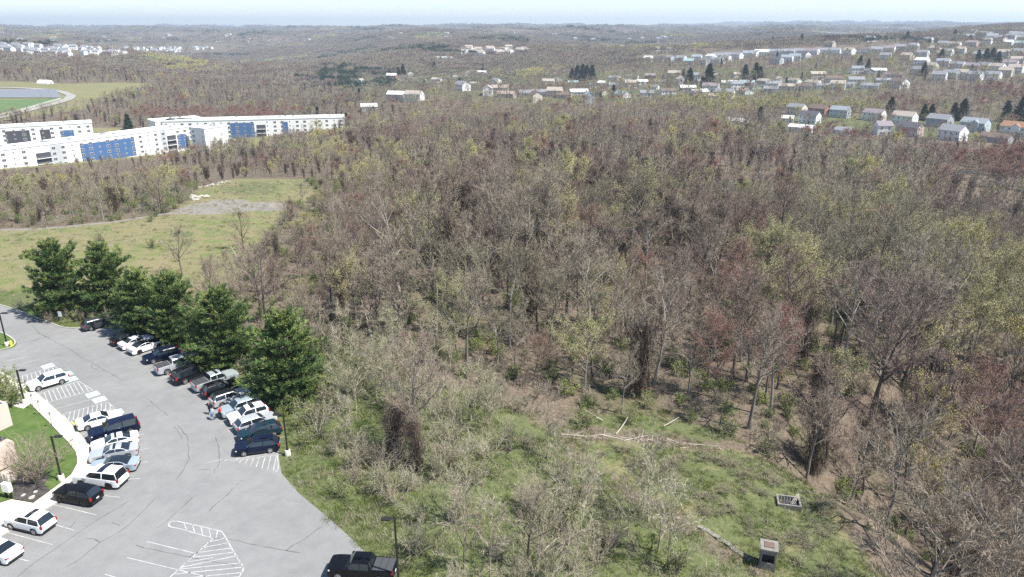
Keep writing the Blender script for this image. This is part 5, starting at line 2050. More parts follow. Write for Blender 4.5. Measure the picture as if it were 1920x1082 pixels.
def person(px, py, rz, label, top, legs, hair, lean=0.0, arm=0.0, pack=None, stride=.12):
    p = plane0(px, py)
    o = empty('person', (p.x, p.y, LZ), rz)

    def T(x, y, z):          # lean the upper body forward about the hip
        if z > .95:
            c, s = math.cos(lean), math.sin(lean)
            return (x, y * c + (z - .95) * s * 1.0, .95 + (z - .95) * c - y * s)
        return (x, y, z)
    V, E, R = [], [], []

    def add(q, r, prev=None):
        V.append(q)
        R.append(r)
        if prev is not None:
            E.append((prev, len(V) - 1))
        return len(V) - 1

    def skin(nm, m, parent, root, V, E, R):
        me = bpy.data.meshes.new(nm)
        me.from_pydata(V, E, [])
        ob = link(nm, me, parent)
        md = ob.modifiers.new('skin', 'SKIN')
        md.use_smooth_shade = True
        for i, r in enumerate(R):
            sv = me.skin_vertices[0].data[i]
            sv.radius = (r, r) if not isinstance(r, tuple) else r
            sv.use_root = (i == root)
        ob.modifiers.new('sub', 'SUBSURF').levels = 1
        ob.modifiers['sub'].render_levels = 1
        me.materials.append(m)
        return ob
    pel = add(T(0, 0, .95), (.15, .11))
    ch = add(T(0, 0, 1.28), (.165, .11), pel)
    nk = add(T(0, .01, 1.47), .055, ch)
    hd0 = add(T(0, .02, 1.55), .075, nk)
    hd1 = add(T(0, .03, 1.64), (.078, .095), hd0)
    hd2 = add(T(0, .02, 1.72), .06, hd1)
    nose = add(T(0, .125, 1.62), .014, hd1)
    for s in (1, -1):
        ear = add(T(s * .085, .01, 1.63), .016, hd1)
        hip = add((s * .09, 0, .88), .085, pel)
        kn = add((s * .10, s * stride * .5 + .03, .48), .058, hip)
        an = add((s * .10, s * stride - .03, .09), .04, kn)
        add((s * .11, s * stride + .14, .035), .035, an)
        sh = add(T(s * .19, 0, 1.41), .06, ch)
        el = add(T(s * .25, .02 + arm * .08, 1.13), .043, sh)
        wr = add(T(s * .24, .10 + arm * .22, .92 + arm * .12), .03, el)
        pm_ = add(T(s * .235, .13 + arm * .25, .86 + arm * .12), (.035, .022), wr)
        for k in range(4):
            f1 = add(T(s * .235, .115 + arm * .25 + .018 * k, .80 + arm * .12 + .004 * abs(k - 1)), .009, pm_)
            add(T(s * .225, .12 + arm * .25 + .018 * k, .765 + arm * .12), .008, f1)
        t1 = add(T(s * .21, .17 + arm * .25, .85 + arm * .12), .010, pm_)
        add(T(s * .205, .185 + arm * .25, .815 + arm * .12), .008, t1)
    skin('body', M_SKIN, o, pel, V, E, R)
    V2, E2, R2 = [], [], []

    def add2(q, r, prev=None):
        V2.append(q)
        R2.append(r)
        if prev is not None:
            E2.append((prev, len(V2) - 1))
        return len(V2) - 1
    a = add2(T(0, 0, .90), (.185, .145))
    c = add2(T(0, 0, 1.28), (.195, .14), a)
    add2(T(0, .005, 1.44), .085, c)
    for s in (1, -1):
        sh = add2(T(s * .20, 0, 1.405), .08, c)
        el = add2(T(s * .255, .02 + arm * .08, 1.13), .06, sh)
        add2(T(s * .243, .09 + arm * .2, .95 + arm * .11), .046, el)
    skin('jacket', top, o, a, V2, E2, R2)
    V3, E3, R3 = [], [], []
    V3.append((0, 0, .95)); R3.append((.17, .13))
    for s in (1, -1):
        V3.append((s * .09, 0, .86)); R3.append(.102); E3.append((0, len(V3) - 1))
        V3.append((s * .10, s * stride * .5 + .03, .48)); R3.append(.075); E3.append((len(V3) - 2, len(V3) - 1))
        V3.append((s * .10, s * stride - .03, .10)); R3.append(.062); E3.append((len(V3) - 2, len(V3) - 1))
    skin('trousers', legs, o, 0, V3, E3, R3)
    hb = bmesh.new()
    bmesh.ops.create_icosphere(hb, subdivisions=2, radius=1)
    for v in hb.verts:
        x, y, z = v.co
        v.co = Vector(T(x * .092, .005 + y * .105 - .012 * (z < 0), 1.675 + z * .088))
    me = bpy.data.meshes.new('hair')
    hb.to_mesh(me)
    hb.free()
    me.materials.append(hair)
    link('hair', me, o)
    fc = MB()
    for s in (1, -1):
        for q in ((s * .032, .118, 1.645),):
            x, y, z = T(*q)
            fc.box((x - .012, y - .004, z - .006), (x + .012, y + .006, z + .006))
    x, y, z = T(0, .112, 1.575)
    fc.box((x - .022, y - .004, z - .005), (x + .022, y + .006, z + .005))
    fc.build('face', M_TRIMB, o)
    for s in (1, -1):
        mb = MB()
        M = Matrix.Translation((s * .105, s * stride + .06, 0))
        mb.box((-.05, -.13, 0), (.05, .15, .075), 0, M)
        mb.build('shoe', M_TRIMB, o)
    tag(o, label, 'person')


M_BLK = mat('black cloth', (.02, .02, .025), .9)
M_DEN = mat('blue denim', (.13, .22, .36), .9)
M_PBL = mat('pale blue cloth', (.30, .42, .55), .9)
M_REDC = mat('red cloth', (.50, .03, .035), .8)
M_HAIRB = mat('dark hair', (.03, .02, .015), .6)
M_HAIRG = mat('fair hair', (.30, .20, .11), .6)
person(394.5, 777.5, -.9, 'person in dark coat and trousers standing at the rear of the silver SUV', M_BLK, M_BLK, M_HAIRG)
person(398.5, 788, -.4, 'person in pale blue jacket and jeans bending slightly forward', M_PBL, M_DEN, M_HAIRB, .45, .6)
person(415.5, 785, 1.4, 'person in a red top and dark trousers beside the pale blue SUV', M_REDC, M_BLK, M_HAIRB, .05, .3)

# ------------------------------------------------------------------ woods
RN = random.Random(7)
NR = np.random.RandomState(11)

BARE = []
for i, (sd, H, shp, fk) in enumerate([(1, 15, 'round', .36), (2, 16, 'vase', .4), (3, 17, 'tall', .5), (4, 14, 'round', .3), (5, 16.5, 'tall', .45), (6, 15.5, 'vase', .33)]):
    tk, cr, _ = make_tree(sd, H, shp, fork=fk, spread=.36 if shp != 'tall' else .42)
    BARE.append((two('bare%d' % i, tk, cr, M_BARK, M_TWIG), H, {'round': 'broad crowned', 'vase': 'wide forking', 'tall': 'tall slim'}[shp]))
BUDS = []
for i, (sd, H, shp) in enumerate([(21, 13, 'round'), (22, 14, 'vase'), (23, 12.5, 'round')]):
    tk, cr, _ = make_tree(sd, H, shp, bud=1.0, fork=.25, spread=.42)
    BUDS.append((two('bud%d' % i, tk, cr, M_BARK, [M_TWIG, M_BUD]), H, {'round': 'rounded', 'vase': 'spreading'}[shp]))
REDS = []
for i, (sd, H, shp) in enumerate([(31, 13, 'round'), (32, 12, 'vase')]):
    tk, cr, _ = make_tree(sd, H, shp, bud=.8, fork=.28, spread=.4)
    REDS.append((two('red%d' % i, tk, cr, M_BARK, [M_TWIG, M_RED]), H, {'round': 'rounded', 'vase': 'spreading'}[shp]))
VINES = []
for i, (sd, H, shp) in enumerate([(41, 13, 'tall'), (42, 14, 'round'), (43, 12, 'tall')]):
    tk, cr, vn = make_tree(sd, H, shp, vines=True, fork=.4, spread=.3, dens=.8)
    VINES.append((two('vine%d' % i, tk, cr, M_BARK, M_TWIG, vn), H, {'round': 'bushy', 'tall': 'column like'}[shp]))
FAR = []
for i in range(5):
    tk, cr, _ = make_tree(60 + i, 14, ['round', 'vase', 'round', 'tall', 'round'][i], lod=1, twigw=.055, spread=.4)
    FAR.append(single('far%d' % i, tk, cr, M_BARK, M_TWIG))
for i in range(2):
    tk, cr, _ = make_tree(70 + i, 12.5, 'round', lod=1, twigw=.05, bud=1.0, spread=.44, fork=.25)
    FAR.append(single('farbud%d' % i, tk, cr, M_BARK, [M_TWIG, M_BUD]))
for i in range(2):
    tk, cr, _ = make_tree(75 + i, 12.5, 'round', lod=1, twigw=.05, bud=1.0, spread=.44, fork=.25)
    FAR.append(single('farred%d' % i, tk, cr, M_BARK, [M_TWIG, M_RED]))
tk, cr, vn = make_tree(79, 13, 'tall', lod=1, twigw=.05, vines=True, spread=.32)
cr.v, cr.f, cr.m = cr.v + vn.v, cr.f + [tuple(i + len(cr.v) for i in f) for f in vn.f], cr.m + [1] * len(vn.f)
FAR.append(single('farvine', tk, cr, M_BARK, [M_TWIG, M_VINE]))
tk, cr = make_spruce(80, 13, 3.0)
FAR.append(single('farspruce', tk, cr, M_BARK, M_SPRUCE))
for i in range(3):
    tk, cr, _ = make_tree([1, 3, 5][i], 15.5, ['round', 'round', 'tall'][i], fork=.38, spread=.38)
    FAR.append(single('margin%d' % i, tk, cr, M_BARK, M_TWIG))
I_BUD, I_RED, I_VINE, I_SPR = (5, 6), (7, 8), 9, 10
# canopy of the distance: four rough trees to a clump
CLUMP = []
for i in range(3):
    a = MB()
    rng = random.Random(90 + i)
    for k in range(5):
        ox, oy, hh = rng.uniform(-9, 9), rng.uniform(-9, 9), rng.uniform(9, 14)
        a.tube([(ox, oy, -2), (ox, oy, hh * .6)], [.3, .15], 3, 0)
        for _ in range(110):
            d = rvec(rng)
            d.z = abs(d.z) * .9 - .1
            p = Vector((ox, oy, hh * .55)) + Vector((d.x * 4.6, d.y * 4.6, d.z * hh * .45)) * rng.uniform(.35, 1)
            blade(a, rng, p, (d + rvec(rng) * .5 + Vector((0, 0, .3))).normalized(), rng.uniform(1.2, 2.6), .42, 1)
    CLUMP.append(a.mesh('clump%d' % i, [M_BARK, M_TWIG]))
    if i == 0:
        CLUMP_G = a.mesh('clumpgreen', [M_BARK, M_SPRUCE])
        CLUMP_B = a.mesh('clumpbud', [M_BARK, M_BUD])
CLUMP += [CLUMP_G, CLUMP_B]

OFFICE_SIDE = P0(LOT_W + [(-900, 640), (-900, 1400), (-700, 1400)])
PINE_SPOTS = P0([(122, 588), (203, 590), (272, 622), (332, 640), (415, 690), (525, 758)])
OPEN = [GRASS2_W, FIELD_W, BASIN_W, THICK_W, LOT_POLY, SOLAR_W]
HOT_BUD = [(hit(px, py), r) for px, py, r in [(1545, 470, 12), (1590, 480, 10), (1880, 590, 13), (1740, 520, 10), (1420, 560, 9), (1900, 680, 9), (1650, 480, 9), (1300, 205, 25), (1400, 207, 30), (1500, 205, 30), (1560, 207, 25), (1620, 207, 25), (1290, 200, 20), (540, 300, 9), (600, 300, 12), (430, 310, 8), (720, 290, 10), (1260, 700, 4), (1480, 770, 3), (1450, 640, 8), (1350, 215, 25), (1150, 640, 5), (980, 270, 8), (700, 330, 9), (650, 300, 9)]]
HOT_RED = [(hit(px, py), r) for px, py, r in [(300, 222, 20), (350, 222, 20), (400, 222, 20), (450, 222, 20), (500, 224, 20), (530, 224, 15), (1880, 320, 22), (1840, 300, 18), (1690, 205, 20), (1850, 860, 6), (1360, 610, 5), (1890, 180, 25), (1560, 260, 14), (1600, 262, 12), (1910, 340, 20)]]


def jgrid(y0, y1, sp, um=0.92):
    out = []
    xs = np.arange(-y1 * um - 40, y1 * um + 40, sp)
    ys = np.arange(y0, y1, sp)
    X, Y = np.meshgrid(xs, ys)
    X = X.ravel() + NR.uniform(-.46, .46, X.size) * sp
    Y = Y.ravel() + NR.uniform(-.46, .46, Y.size) * sp
    k = np.abs(X) < Y * um + 30
    return X[k], Y[k]


def open_mask(X, Y, margin=2.0):
    m = np.zeros(X.shape, bool)
    for p in OPEN:
        m |= in_poly(X, Y, p)
        m |= poly_dist(X, Y, p) < margin
    return m


def thin(X, Y, poly, keep):
    ins = in_poly(X, Y, poly)
    return ~ins | (NR.uniform(0, 1, X.shape) < keep)


X1, Y1 = jgrid(40, 250, 6.5)
X2, Y2 = jgrid(250, 480, 7.0)
X3, Y3 = jgrid(480, 1100, 7.4)
X = np.concatenate([X1, X2, X3])
Y = np.concatenate([Y1, Y2, Y3])
k = ~open_mask(X, Y)
for p, q in ((N1_W, .7), (N2_W, .62), (N3_W, .85), (N4_W, .35), (N5_W, .12), (N6_W, .15), (N7_W, .25), (APT_W, 0.0)):
    k &= thin(X, Y, p, q)
for hx, hy, hr in HOUSE_SPOTS:                       # nothing grows through a house
    k &= np.hypot(X - hx, Y - hy) > hr
# the lawn side of the lot, the office building and the slope under it stay clear
k &= ~in_poly(X, Y, OFFICE_SIDE) & ~((X > 6) & (X < 31) & (Y < 56))
for q in PINE_SPOTS:
    k &= np.hypot(X - q.x, Y - q.y) > 5.5
X, Y = X[k], Y[k]
Z = ground_z(X, Y)
PX, PY, DEP = project(X, Y, Z)
kind = np.zeros(len(X), int)                         # 0 bare 1 budding 2 red 3 vine
rr = NR.uniform(0, 1, len(X))
kind[rr < np.where(PX > 1250, .085, .07)] = 1
kind[(rr > .16) & (rr < .205)] = 2
vz = (PX > 740) & (PX < 1340) & (PY > 300) & (PY < 560)
vn_ = np.sin(X * .13 + 2) * np.sin(Y * .11 + 1 + X * .04)
kind[vz & (rr > .55 - .4 * vn_)] = 3
kind[(rr > .9 - .12 * np.maximum(vn_, 0)) & (Y < 480)] = 3
kind[(PX < 760) & (PY < 430) & (rr > .8)] = 3
kind[(PX < 900) & (PY < 700) & (PY > 300) & (rr > .205) & (rr < .27)] = 1
for h, r in HOT_BUD:
    kind[(np.hypot(X - h.x, Y - h.y) < r) & (NR.uniform(0, 1, len(X)) < .85)] = 1
for h, r in HOT_RED:
    kind[(np.hypot(X - h.x, Y - h.y) < r * 1.3) & (NR.uniform(0, 1, len(X)) < .85)] = 2
SC = NR.uniform(.72, 1.16, len(X))
belt = (X < -30) & (Y > 150) & (Y < 380)
SC[belt] *= .68
SC *= .86 + .26 * np.sin(X * .11 + 1.7 * np.sin(Y * .05)) * np.sin(Y * .09 + X * .03)
near = (Y < 175) & (X > -22)
SC[near] *= 1.3
SC[(PX > 360) & (PX < 640) & (PY > 330) & (PY < 600)] *= .72
SC[(X < -130) & (Y > 255) & (Y < 380)] *= .62
SC[(Y > 330) & (Y < 490) & (X > 150)] *= .68
SC[(Y > 480)] *= .8
nh = in_poly(X, Y, N1_W) | in_poly(X, Y, N3_W) | in_poly(X, Y, N4_W) | in_poly(X, Y, N2_W)
SC[nh] *= .92
# the belt before the flats stays low enough to leave their walls in view, as it does there
lim = np.where(PX < 395, np.interp(PX, [-200, 0, 60, 170, 250, 330, 395], [325, 318, 313, 302, 296, 286, 268]), np.interp(PX, [395, 430, 640, 700], [262, 250, 243, 120]))
lim = lim + NR.uniform(-16, 6, len(X))
guard = (PX < 690) & (Y > 150) & (Y < 520)
for _ in range(40):
    top = project(X, Y, Z + 14.5 * SC)[1]
    SC = np.where(guard & (top < lim), SC * .95, SC)
k = SC > .24
X, Y, Z, PX, PY, SC, kind = X[k], Y[k], Z[k], PX[k], PY[k], SC[k], kind[k]
ROT = NR.uniform(0, 6.28, len(X))
dist = np.hypot(X, Y)
inview = (PX > -60) & (PX < 1980) & (PY < 1250) & (Y < 420)
order = np.argsort(dist)


def region(px, py):
    if px < 430 and py < 440:
        return 'in the belt before the white flats'
    if py < 440 and px < 760:
        return 'behind the gravel clearing'
    if px < 640:
        return 'on the wood edge behind the row of pines'
    if py > 800:
        return 'on the bank beyond the pond meadow' if px > 1300 else 'in the thicket by the meadow'
    if px < 1000:
        return 'above the pale thicket' if py > 560 else 'in the grey wood past the thicket' if py > 430 else 'on the wood crest below the hillside'
    if px < 1400:
        return 'at the wood edge above the fallen logs' if py > 600 else 'in the dark middle of the wood' if py > 420 else 'high in the wood toward the ranch houses'
    return 'on the leaf strewn slope beside the meadow' if py > 640 else 'in the brown wood on the far slope' if py > 420 else 'in the wood under the gabled houses'


KIND = [('bare_tree', BARE, 'leafless grey', 'bare tree', 288), ('budding_tree', BUDS, 'yellow green budding', 'budding tree', 95),
        ('red_tree', REDS, 'reddish budding', 'red tree', 45), ('vine_tree', VINES, 'dark vine hung', 'vine-clad tree', 90)]
rest = []
count = [0, 0, 0, 0]
for i in order:
    kd = kind[i]
    nm, protos, adj, cat, most = KIND[kd]
    if inview[i] and count[kd] < most:
        count[kd] += 1
        pr = protos[RN.randrange(len(protos))]
        s = SC[i]
        size = 'small' if s < .8 else 'medium' if s < 1.08 else 'large'
        reg = region(PX[i], PY[i])
        plant(nm, pr[0], (X[i], Y[i], Z[i]), ROT[i], float(s), '%s %s %s tree %s' % (size, pr[2], adj, reg), cat, '%s trees %s' % (adj, reg))
    else:
        ix = RN.randrange(5) if kd == 0 else RN.choice(I_BUD) if kd == 1 else RN.choice(I_RED) if kd == 2 else I_VINE
        if kd == 0 and Y[i] > 600 and RN.random() < .008:
            ix = I_SPR
        if Y[i] < 135:
            ix = 11 + RN.randrange(3)
        rest.append((X[i], Y[i], Z[i], ROT[i], SC[i], ix))
mass('woodland', FAR, rest, 'bare brown and grey woods stretching back past the houses and the white flats', 'woodland')

X4, Y4 = jgrid(1100, 3200, 17, .8)
X5, Y5 = jgrid(3200, 12500, 52, .8)
X = np.concatenate([X4, X5])
Y = np.concatenate([Y4, Y5])
k = np.ones(len(X), bool)
for p, q in ((N3_W, .5), (N4_W, .1), (N5_W, .12), (N6_W, .1), (N7_W, .2)):
    k &= thin(X, Y, p, q)
k &= ~((Y > 3000) & (np.sin(X * .004 + np.sin(Y * .003) * 2) * np.sin(Y * .0031 + X * .001) > .62))
for hx, hy, hr in HOUSE_SPOTS:
    if hy > 1000:
        k &= np.hypot(X - hx, Y - hy) > hr + 10
X, Y = X[k], Y[k]
Z = ground_z(X, Y)
sc = np.where(Y < 3200, NR.uniform(.75, 1.1, len(X)), NR.uniform(1.2, 2.0, len(X)))
ci = NR.randint(0, 3, len(X))
pat = np.sin(X * .011 + 2 * np.sin(Y * .004)) * np.sin(Y * .0065 + X * .003 + 1) + NR.uniform(-.35, .35, len(X))
ci[pat > .82] = 3
ci[(pat < -.86)] = 4
mass('forest', CLUMP, np.stack([X, Y, Z, NR.uniform(0, 6.28, len(X)), sc, ci], -1),
     'hazy bare forest covering the ridges out to the horizon', 'forest')

# ------------------------------------------------------------------ single trees the photo singles out
def hero(px, py, nm, pr, s, label, cat, rz=None):
    p = hit(px, py)
    return plant(nm, pr, (p.x, p.y, p.z), RN.uniform(0, 6) if rz is None else rz, s, label, cat)


for px, py, n, s, lab in [
        (955, 648, 2, 1.02, 'tall dark trunked bare tree rising alone above the brown brush'),
        (1032, 668, 4, .95, 'tall bare tree with twin limbs above the log line'),
        (1078, 640, 2, .85, 'slim straight bare tree at the edge of the brown brush'),
        (1243, 655, 1, 1.0, 'pale trunked bare tree forking high over the brown slope'),
        (1375, 700, 2, 1.05, 'dark straight bare tree beside the reddish young maple'),
        (1640, 775, 1, 1.1, 'large dark bare tree leaning over the leaf strewn clearing'),
        (1690, 790, 5, 1.0, 'wide black limbed bare tree by the leaf strewn clearing'),
        (1512, 897, 4, .85, 'bare tree with a pale lower trunk standing at the meadow rim'),
        (1290, 745, 0, .8, 'bare tree leaning out over the grass above the logs'),
        (1165, 775, 4, .62, 'thin bare tree standing in the grass above the logs'),
        (770, 868, 1, .92, 'dark double trunked bare tree in the middle of the thicket'),
        (690, 640, 5, .8, 'bare tree with a bent pale trunk behind the thicket'),
        (458, 470, 3, .72, 'dark bare tree on the field edge beside the brush'),
        (342, 515, 3, .74, 'thin bare tree standing in the field behind the pines'),
        (990, 1075, 4, .62, 'slender bare tree with a dark stem low in the thicket'),
        (1855, 1010, 0, .9, 'bare tree with forked trunk at the lower corner of the wood'),
        (101, 520, 4, .5, 'spindly bare tree next to the first pine')]:
    hero(px, py, 'bare_tree', BARE[n][0], s, lab, 'bare tree')
for px, py, n, s, lab in [(748, 862, 2, .74, 'dark vine hung tree standing in the middle of the thicket'), (786, 884, 0, .6, 'shorter dark vine hung tree beside its twin in the thicket')]:
    hero(px, py, 'vine_tree', VINES[n][0], s, lab, 'vine-clad tree')
for px, py, n, s, lab in [(1545, 462, 0, 1.0, 'yellow green budding tree glowing among the brown woods'),
                          (1870, 590, 1, 1.0, 'pale yellow budding tree on the brown slope at the edge'),
                          (610, 400, 2, .6, 'small budding tree on the bright side of the gravel clearing')]:
    hero(px, py, 'budding_tree', BUDS[n][0], s, lab, 'budding tree')
# dead poles
for px, py, h, lean, lab in [(819, 652, 11, .02, 'tall pale dead trunk standing bare in the wood edge'), (815, 668, 4, -.05, 'short broken dead trunk beside the tall pale one'),
                             (698, 640, 8, -.18, 'bent pale dead trunk behind the thicket'), (829, 728, 2.6, .15, 'white broken stub in the thicket')]:
    p = hit(px, py)
    mb = MB()
    rng = random.Random(int(px))
    q, _ = stick(rng, Vector((0, 0, -.3)), Vector((lean, 0, 1)).normalized(), h, 6, .05)
    mb.tube(q, [.2 * (1 - .7 * j / 6) for j in range(7)], 6, 0, True)
    for k in range(3):
        a, d = along(q, .4 + .18 * k)
        e, _ = stick(rng, a, side_dir(rng, d, 1.0), rng.uniform(.4, 1.0), 2, .2)
        mb.tube(e, [.06, .045, .02], 4)
    o = mb.build('dead_tree', M_DEAD, None, 50)
    o.location = p
    tag(o, lab, 'dead tree')

# ------------------------------------------------------------------ the pines by the lot
PINES = [two('pine%d' % i, *make_pine(100 + i, 11.5, 5.6), M_BARK, [M_PINE, M_PINE_T]) for i in range(3)]
for px, py, n, sc, rz, lab in [
        (122, 588, 0, (.98, .98, 1.05), .3, 'dark green pine nearest the road bend and the small white sign'),
        (208, 588, 1, (.96, .96, .98), 1.9, 'broad pine directly behind the lone grey wagon'),
        (272, 622, 2, (.98, .98, .82), 4.0, 'yellow green pine behind the white saloons'),
        (332, 642, 0, (.86, .86, .92), 2.6, 'narrow dark pine between two bushier pines'),
        (425, 684, 1, (1.06, 1.06, .92), 5.2, 'bushy bright pine behind the silver pickup'),
        (545, 745, 2, (1.06, 1.06, .94), .8, 'widest pine beside the last cars and the lamp post')]:
    p = hit(px, py)
    plant('pine_tree', PINES[n], p, rz, sc, lab, 'pine tree', 'pines along the car park edge')

# conifers among the houses
SPR = [two('spruce%d' % i, *make_spruce(110 + i, 14, 3.6), M_BARK, M_SPRUCE) for i in range(2)]
SP = [(635, 158, 13, 'at the wooded end of the hillside houses'), (628, 156, 10, 'paired beside a taller spruce at the hillside end'), (756, 140, 17, 'behind the long white roof on the hillside'), (747, 141, 14, 'next to the tallest spruce by the long white roof'),
      (814, 132, 15, 'above the green hillside lawn'), (862, 165, 15, 'standing in the green lawn of the hillside'), (796, 168, 14, 'below the steep white driveway'), (905, 132, 11, 'behind the white houses at the lawn top'),
      (1072, 150, 16, 'first of the dense spruce clump'), (1082, 150, 20, 'tallest of the dense spruce clump'), (1092, 150, 21, 'inside the dense spruce clump'), (1100, 150, 20, 'thick one closing the dense spruce clump'), (1110, 149, 19, 'last of the dense spruce clump'),
      (1292, 160, 19, 'beside the biggest spruce near the terraces'), (1328, 164, 24, 'biggest on the hillside in front of the terraces'), (1317, 165, 12, 'small one at the foot of the biggest spruce'), (1150, 180, 10, 'in front of the white bungalow'),
      (1396, 150, 17, 'before the terrace row'), (1416, 148, 18, 'rounded one before the terrace row'), (1424, 150, 15, 'beside the rounded spruce'), (1612, 125, 13, 'by the sloping lawn'), (1627, 130, 12, 'at the edge of the yellow wood'),
      (1424, 232, 12, 'ahead of the gabled houses row'), (1668, 215, 14, 'behind the mauve gabled house'), (1730, 226, 12, 'behind the long grey house'), (1744, 226, 12, 'twin beside the long grey house'), (1786, 226, 13, 'behind the pale blue house'), (1802, 226, 16, 'tall one behind the pale blue house'),
      (1884, 228, 15, 'behind the orange roofed house'), (1912, 232, 20, 'tallest by the orange roofed house'), (1731, 142, 14, 'in front of the grey hillside terrace'), (1764, 113, 14, 'beside the white gabled pair'),
      (1832, 118, 15, 'in the great evergreen clump'), (1846, 120, 18, 'at the heart of the great evergreen clump'), (1858, 119, 18, 'wide one of the great evergreen clump'), (1870, 120, 15, 'at the end of the great evergreen clump'), (1700, 76, 16, 'up by the top houses'), (1788, 76, 18, 'on the hilltop skyline'), (1817, 84, 15, 'near the pink hilltop house'),
      (242, 244, 13, 'growing between the white flats'), (650, 236, 10, 'at the end of the rear flats'), (1502, 82, 17, 'above the terraces'), (1448, 84, 14, 'behind the terraces'),
      (1690, 70, 15, 'on the hilltop near the skyline'), (1655, 62, 16, 'dark on the skyline ridge'), (1638, 62, 15, 'dark twin on the skyline ridge')]
for j, (px, py, h, where) in enumerate(SP):
    p = hit(px, py)
    plant('spruce_tree', SPR[j % 2], p, j * 1.3, (h / 14 * 1.35, h / 14 * 1.35, h / 14 * .95), 'dark green spruce ' + where, 'spruce', 'spruces among the hillside houses')

# ------------------------------------------------------------------ brush
SHR = [two('shrub%d' % i, *make_shrub(200 + i, [3.4, 4.2, 3.0, 4.8][i], [16, 14, 20, 12][i]), M_PALE, M_PALE) for i in range(4)]
SHG = [two('leafy%d' % i, *make_shrub(210 + i, 2.6, 12, .35), M_PALE, [M_PALE, M_LEAF]) for i in range(2)]
SAP = []
for i in range(2):
    tk, cr, _ = make_tree(220 + i, 8.5, 'vase', fork=.2, spread=.36, dens=.7, twigw=.03, r0=.085)
    SAP.append(two('sapling%d' % i, tk, cr, M_PALE, M_PALE))
TH = THICK_W
CLEAR = [(hit(1437, 1062), 3.2), (hit(1425, 1100), 3.2), (hit(1415, 1140), 3), (hit(1330, 1010), 2), (hit(1370, 1040), 2), (hit(1360, 1060), 2), (hit(960, 1000), 3.2), (hit(925, 955), 2.5)]
X, Y = jgrid(40, 130, 2.8, .6)
k = in_poly(X, Y, TH) & (poly_dist(X, Y, TH) > .6)
k &= (np.sin(X * .33 + 1.0) * np.sin(Y * .29 + X * .1) < .62)
for q, r in CLEAR:
    k &= np.hypot(X - q.x, Y - q.y) > r
X, Y = X[k], Y[k]
Z = ground_z(X, Y)
PX, PY, DEP = project(X, Y, Z)
lots = poly_dist(X, Y, LOT_POLY)
bdist = poly_dist(X, Y, BASIN_W)
extra = []
n_s = n_l = n_y = 0


def brush_region(px, py):
    if py > 1000:
        return 'low in the thicket by the pickup' if px < 1000 else 'at the bottom of the thicket by the stone edging'
    if py > 850:
        return 'along the car park verge' if px < 760 else 'in the middle of the thicket' if px < 1050 else 'on the thicket side of the meadow'
    return 'behind the last pine' if px < 720 else 'in the upper thicket' if px < 950 else 'by the end of the fallen logs'


for i in np.argsort(np.hypot(X, Y)):
    vis = -40 < PX[i] < 1960 and PY[i] < 1160
    r = RN.random()
    loc = (X[i], Y[i], Z[i])
    reg = brush_region(PX[i], PY[i])
    if bdist[i] < 5 and r > .15 and r < .8:
        continue
    if lots[i] < 3.4 or (lots[i] < 5.5 and r < .5):
        continue
    if not vis:
        extra.append((*loc, RN.uniform(0, 6), RN.uniform(.6, 1.1), RN.randrange(4)))
    elif r < .30:
        s = RN.uniform(.75, 1.25)
        plant('sapling', SAP[RN.randrange(2)], loc, RN.uniform(0, 6), s, '%s pale leafless sapling %s' % ('short' if s < .85 else 'tall' if s > 1.02 else 'slender', reg), 'sapling', 'saplings ' + reg)
    elif r < .42:
        s = RN.uniform(.5, 1.15)
        plant('leafy_bush', SHG[RN.randrange(2)], loc, RN.uniform(0, 6), s, '%s bush in first green leaf %s' % ('low' if s < .7 else 'rounded', reg), 'bush', 'green bushes ' + reg)
    else:
        j = RN.randrange(4)
        s = RN.uniform(.66, 1.22)
        plant('bare_shrub', SHR[j], loc, RN.uniform(0, 6), s, '%s %s tan leafless shrub %s' % ('small' if s < .85 else 'big' if s > 1.1 else 'medium', ['rounded', 'loose', 'dense', 'upright'][j], reg), 'shrub', 'tan shrubs ' + reg)

for px, py, s, g, lab in [(575, 835, .8, 1, 'low leafy bush on the verge below the lamp post'), (640, 930, .9, 1, 'leafy bush at the thicket edge halfway down the lot'), (186, 452, .75, 0, 'dark bush with a thin stem out in the dry field'), (286, 464, .8, 0, 'rounded olive bush alone in the field'), (352, 376, .9, 1, 'green bush beside the pale rock heap'), (282, 416, .8, 1, 'bush on the track at the field edge'),
                          (820, 672, 1.0, 1, 'bright green bush at the foot of the dead trunk'), (600, 790, 1.2, 1, 'bright green bush under the last pine'), (660, 655, 1.1, 1, 'green bush under the bent dead trunk'), (300, 628, .6, 1, 'low bush between pine and white saloons'), (570, 800, 1.1, 1, 'dark leafy bush beside the lamp post'),
                          (1100, 800, 1.0, 1, 'leafy bush at the upper end of the log line'), (1180, 792, .9, 1, 'leafy bush above the middle of the log line'), (1370, 815, 1.1, 1, 'leafy bush where the log line meets the wood'), (1440, 855, 1.2, 1, 'leafy bush on the meadow rim above the pale trunk'), (1295, 790, .8, 1, 'leafy bush by the leaning tree'), (1475, 770, 1.0, 1, 'lime green bush at the meadow wood edge'), (1212, 765, .9, 1, 'low green bush in the grass above the logs')]:
    p = hit(px, py)
    plant('leafy_bush' if g else 'field_bush', SHG[int(px) % 2] if g else SHG[0], p, px, s, lab, 'bush')

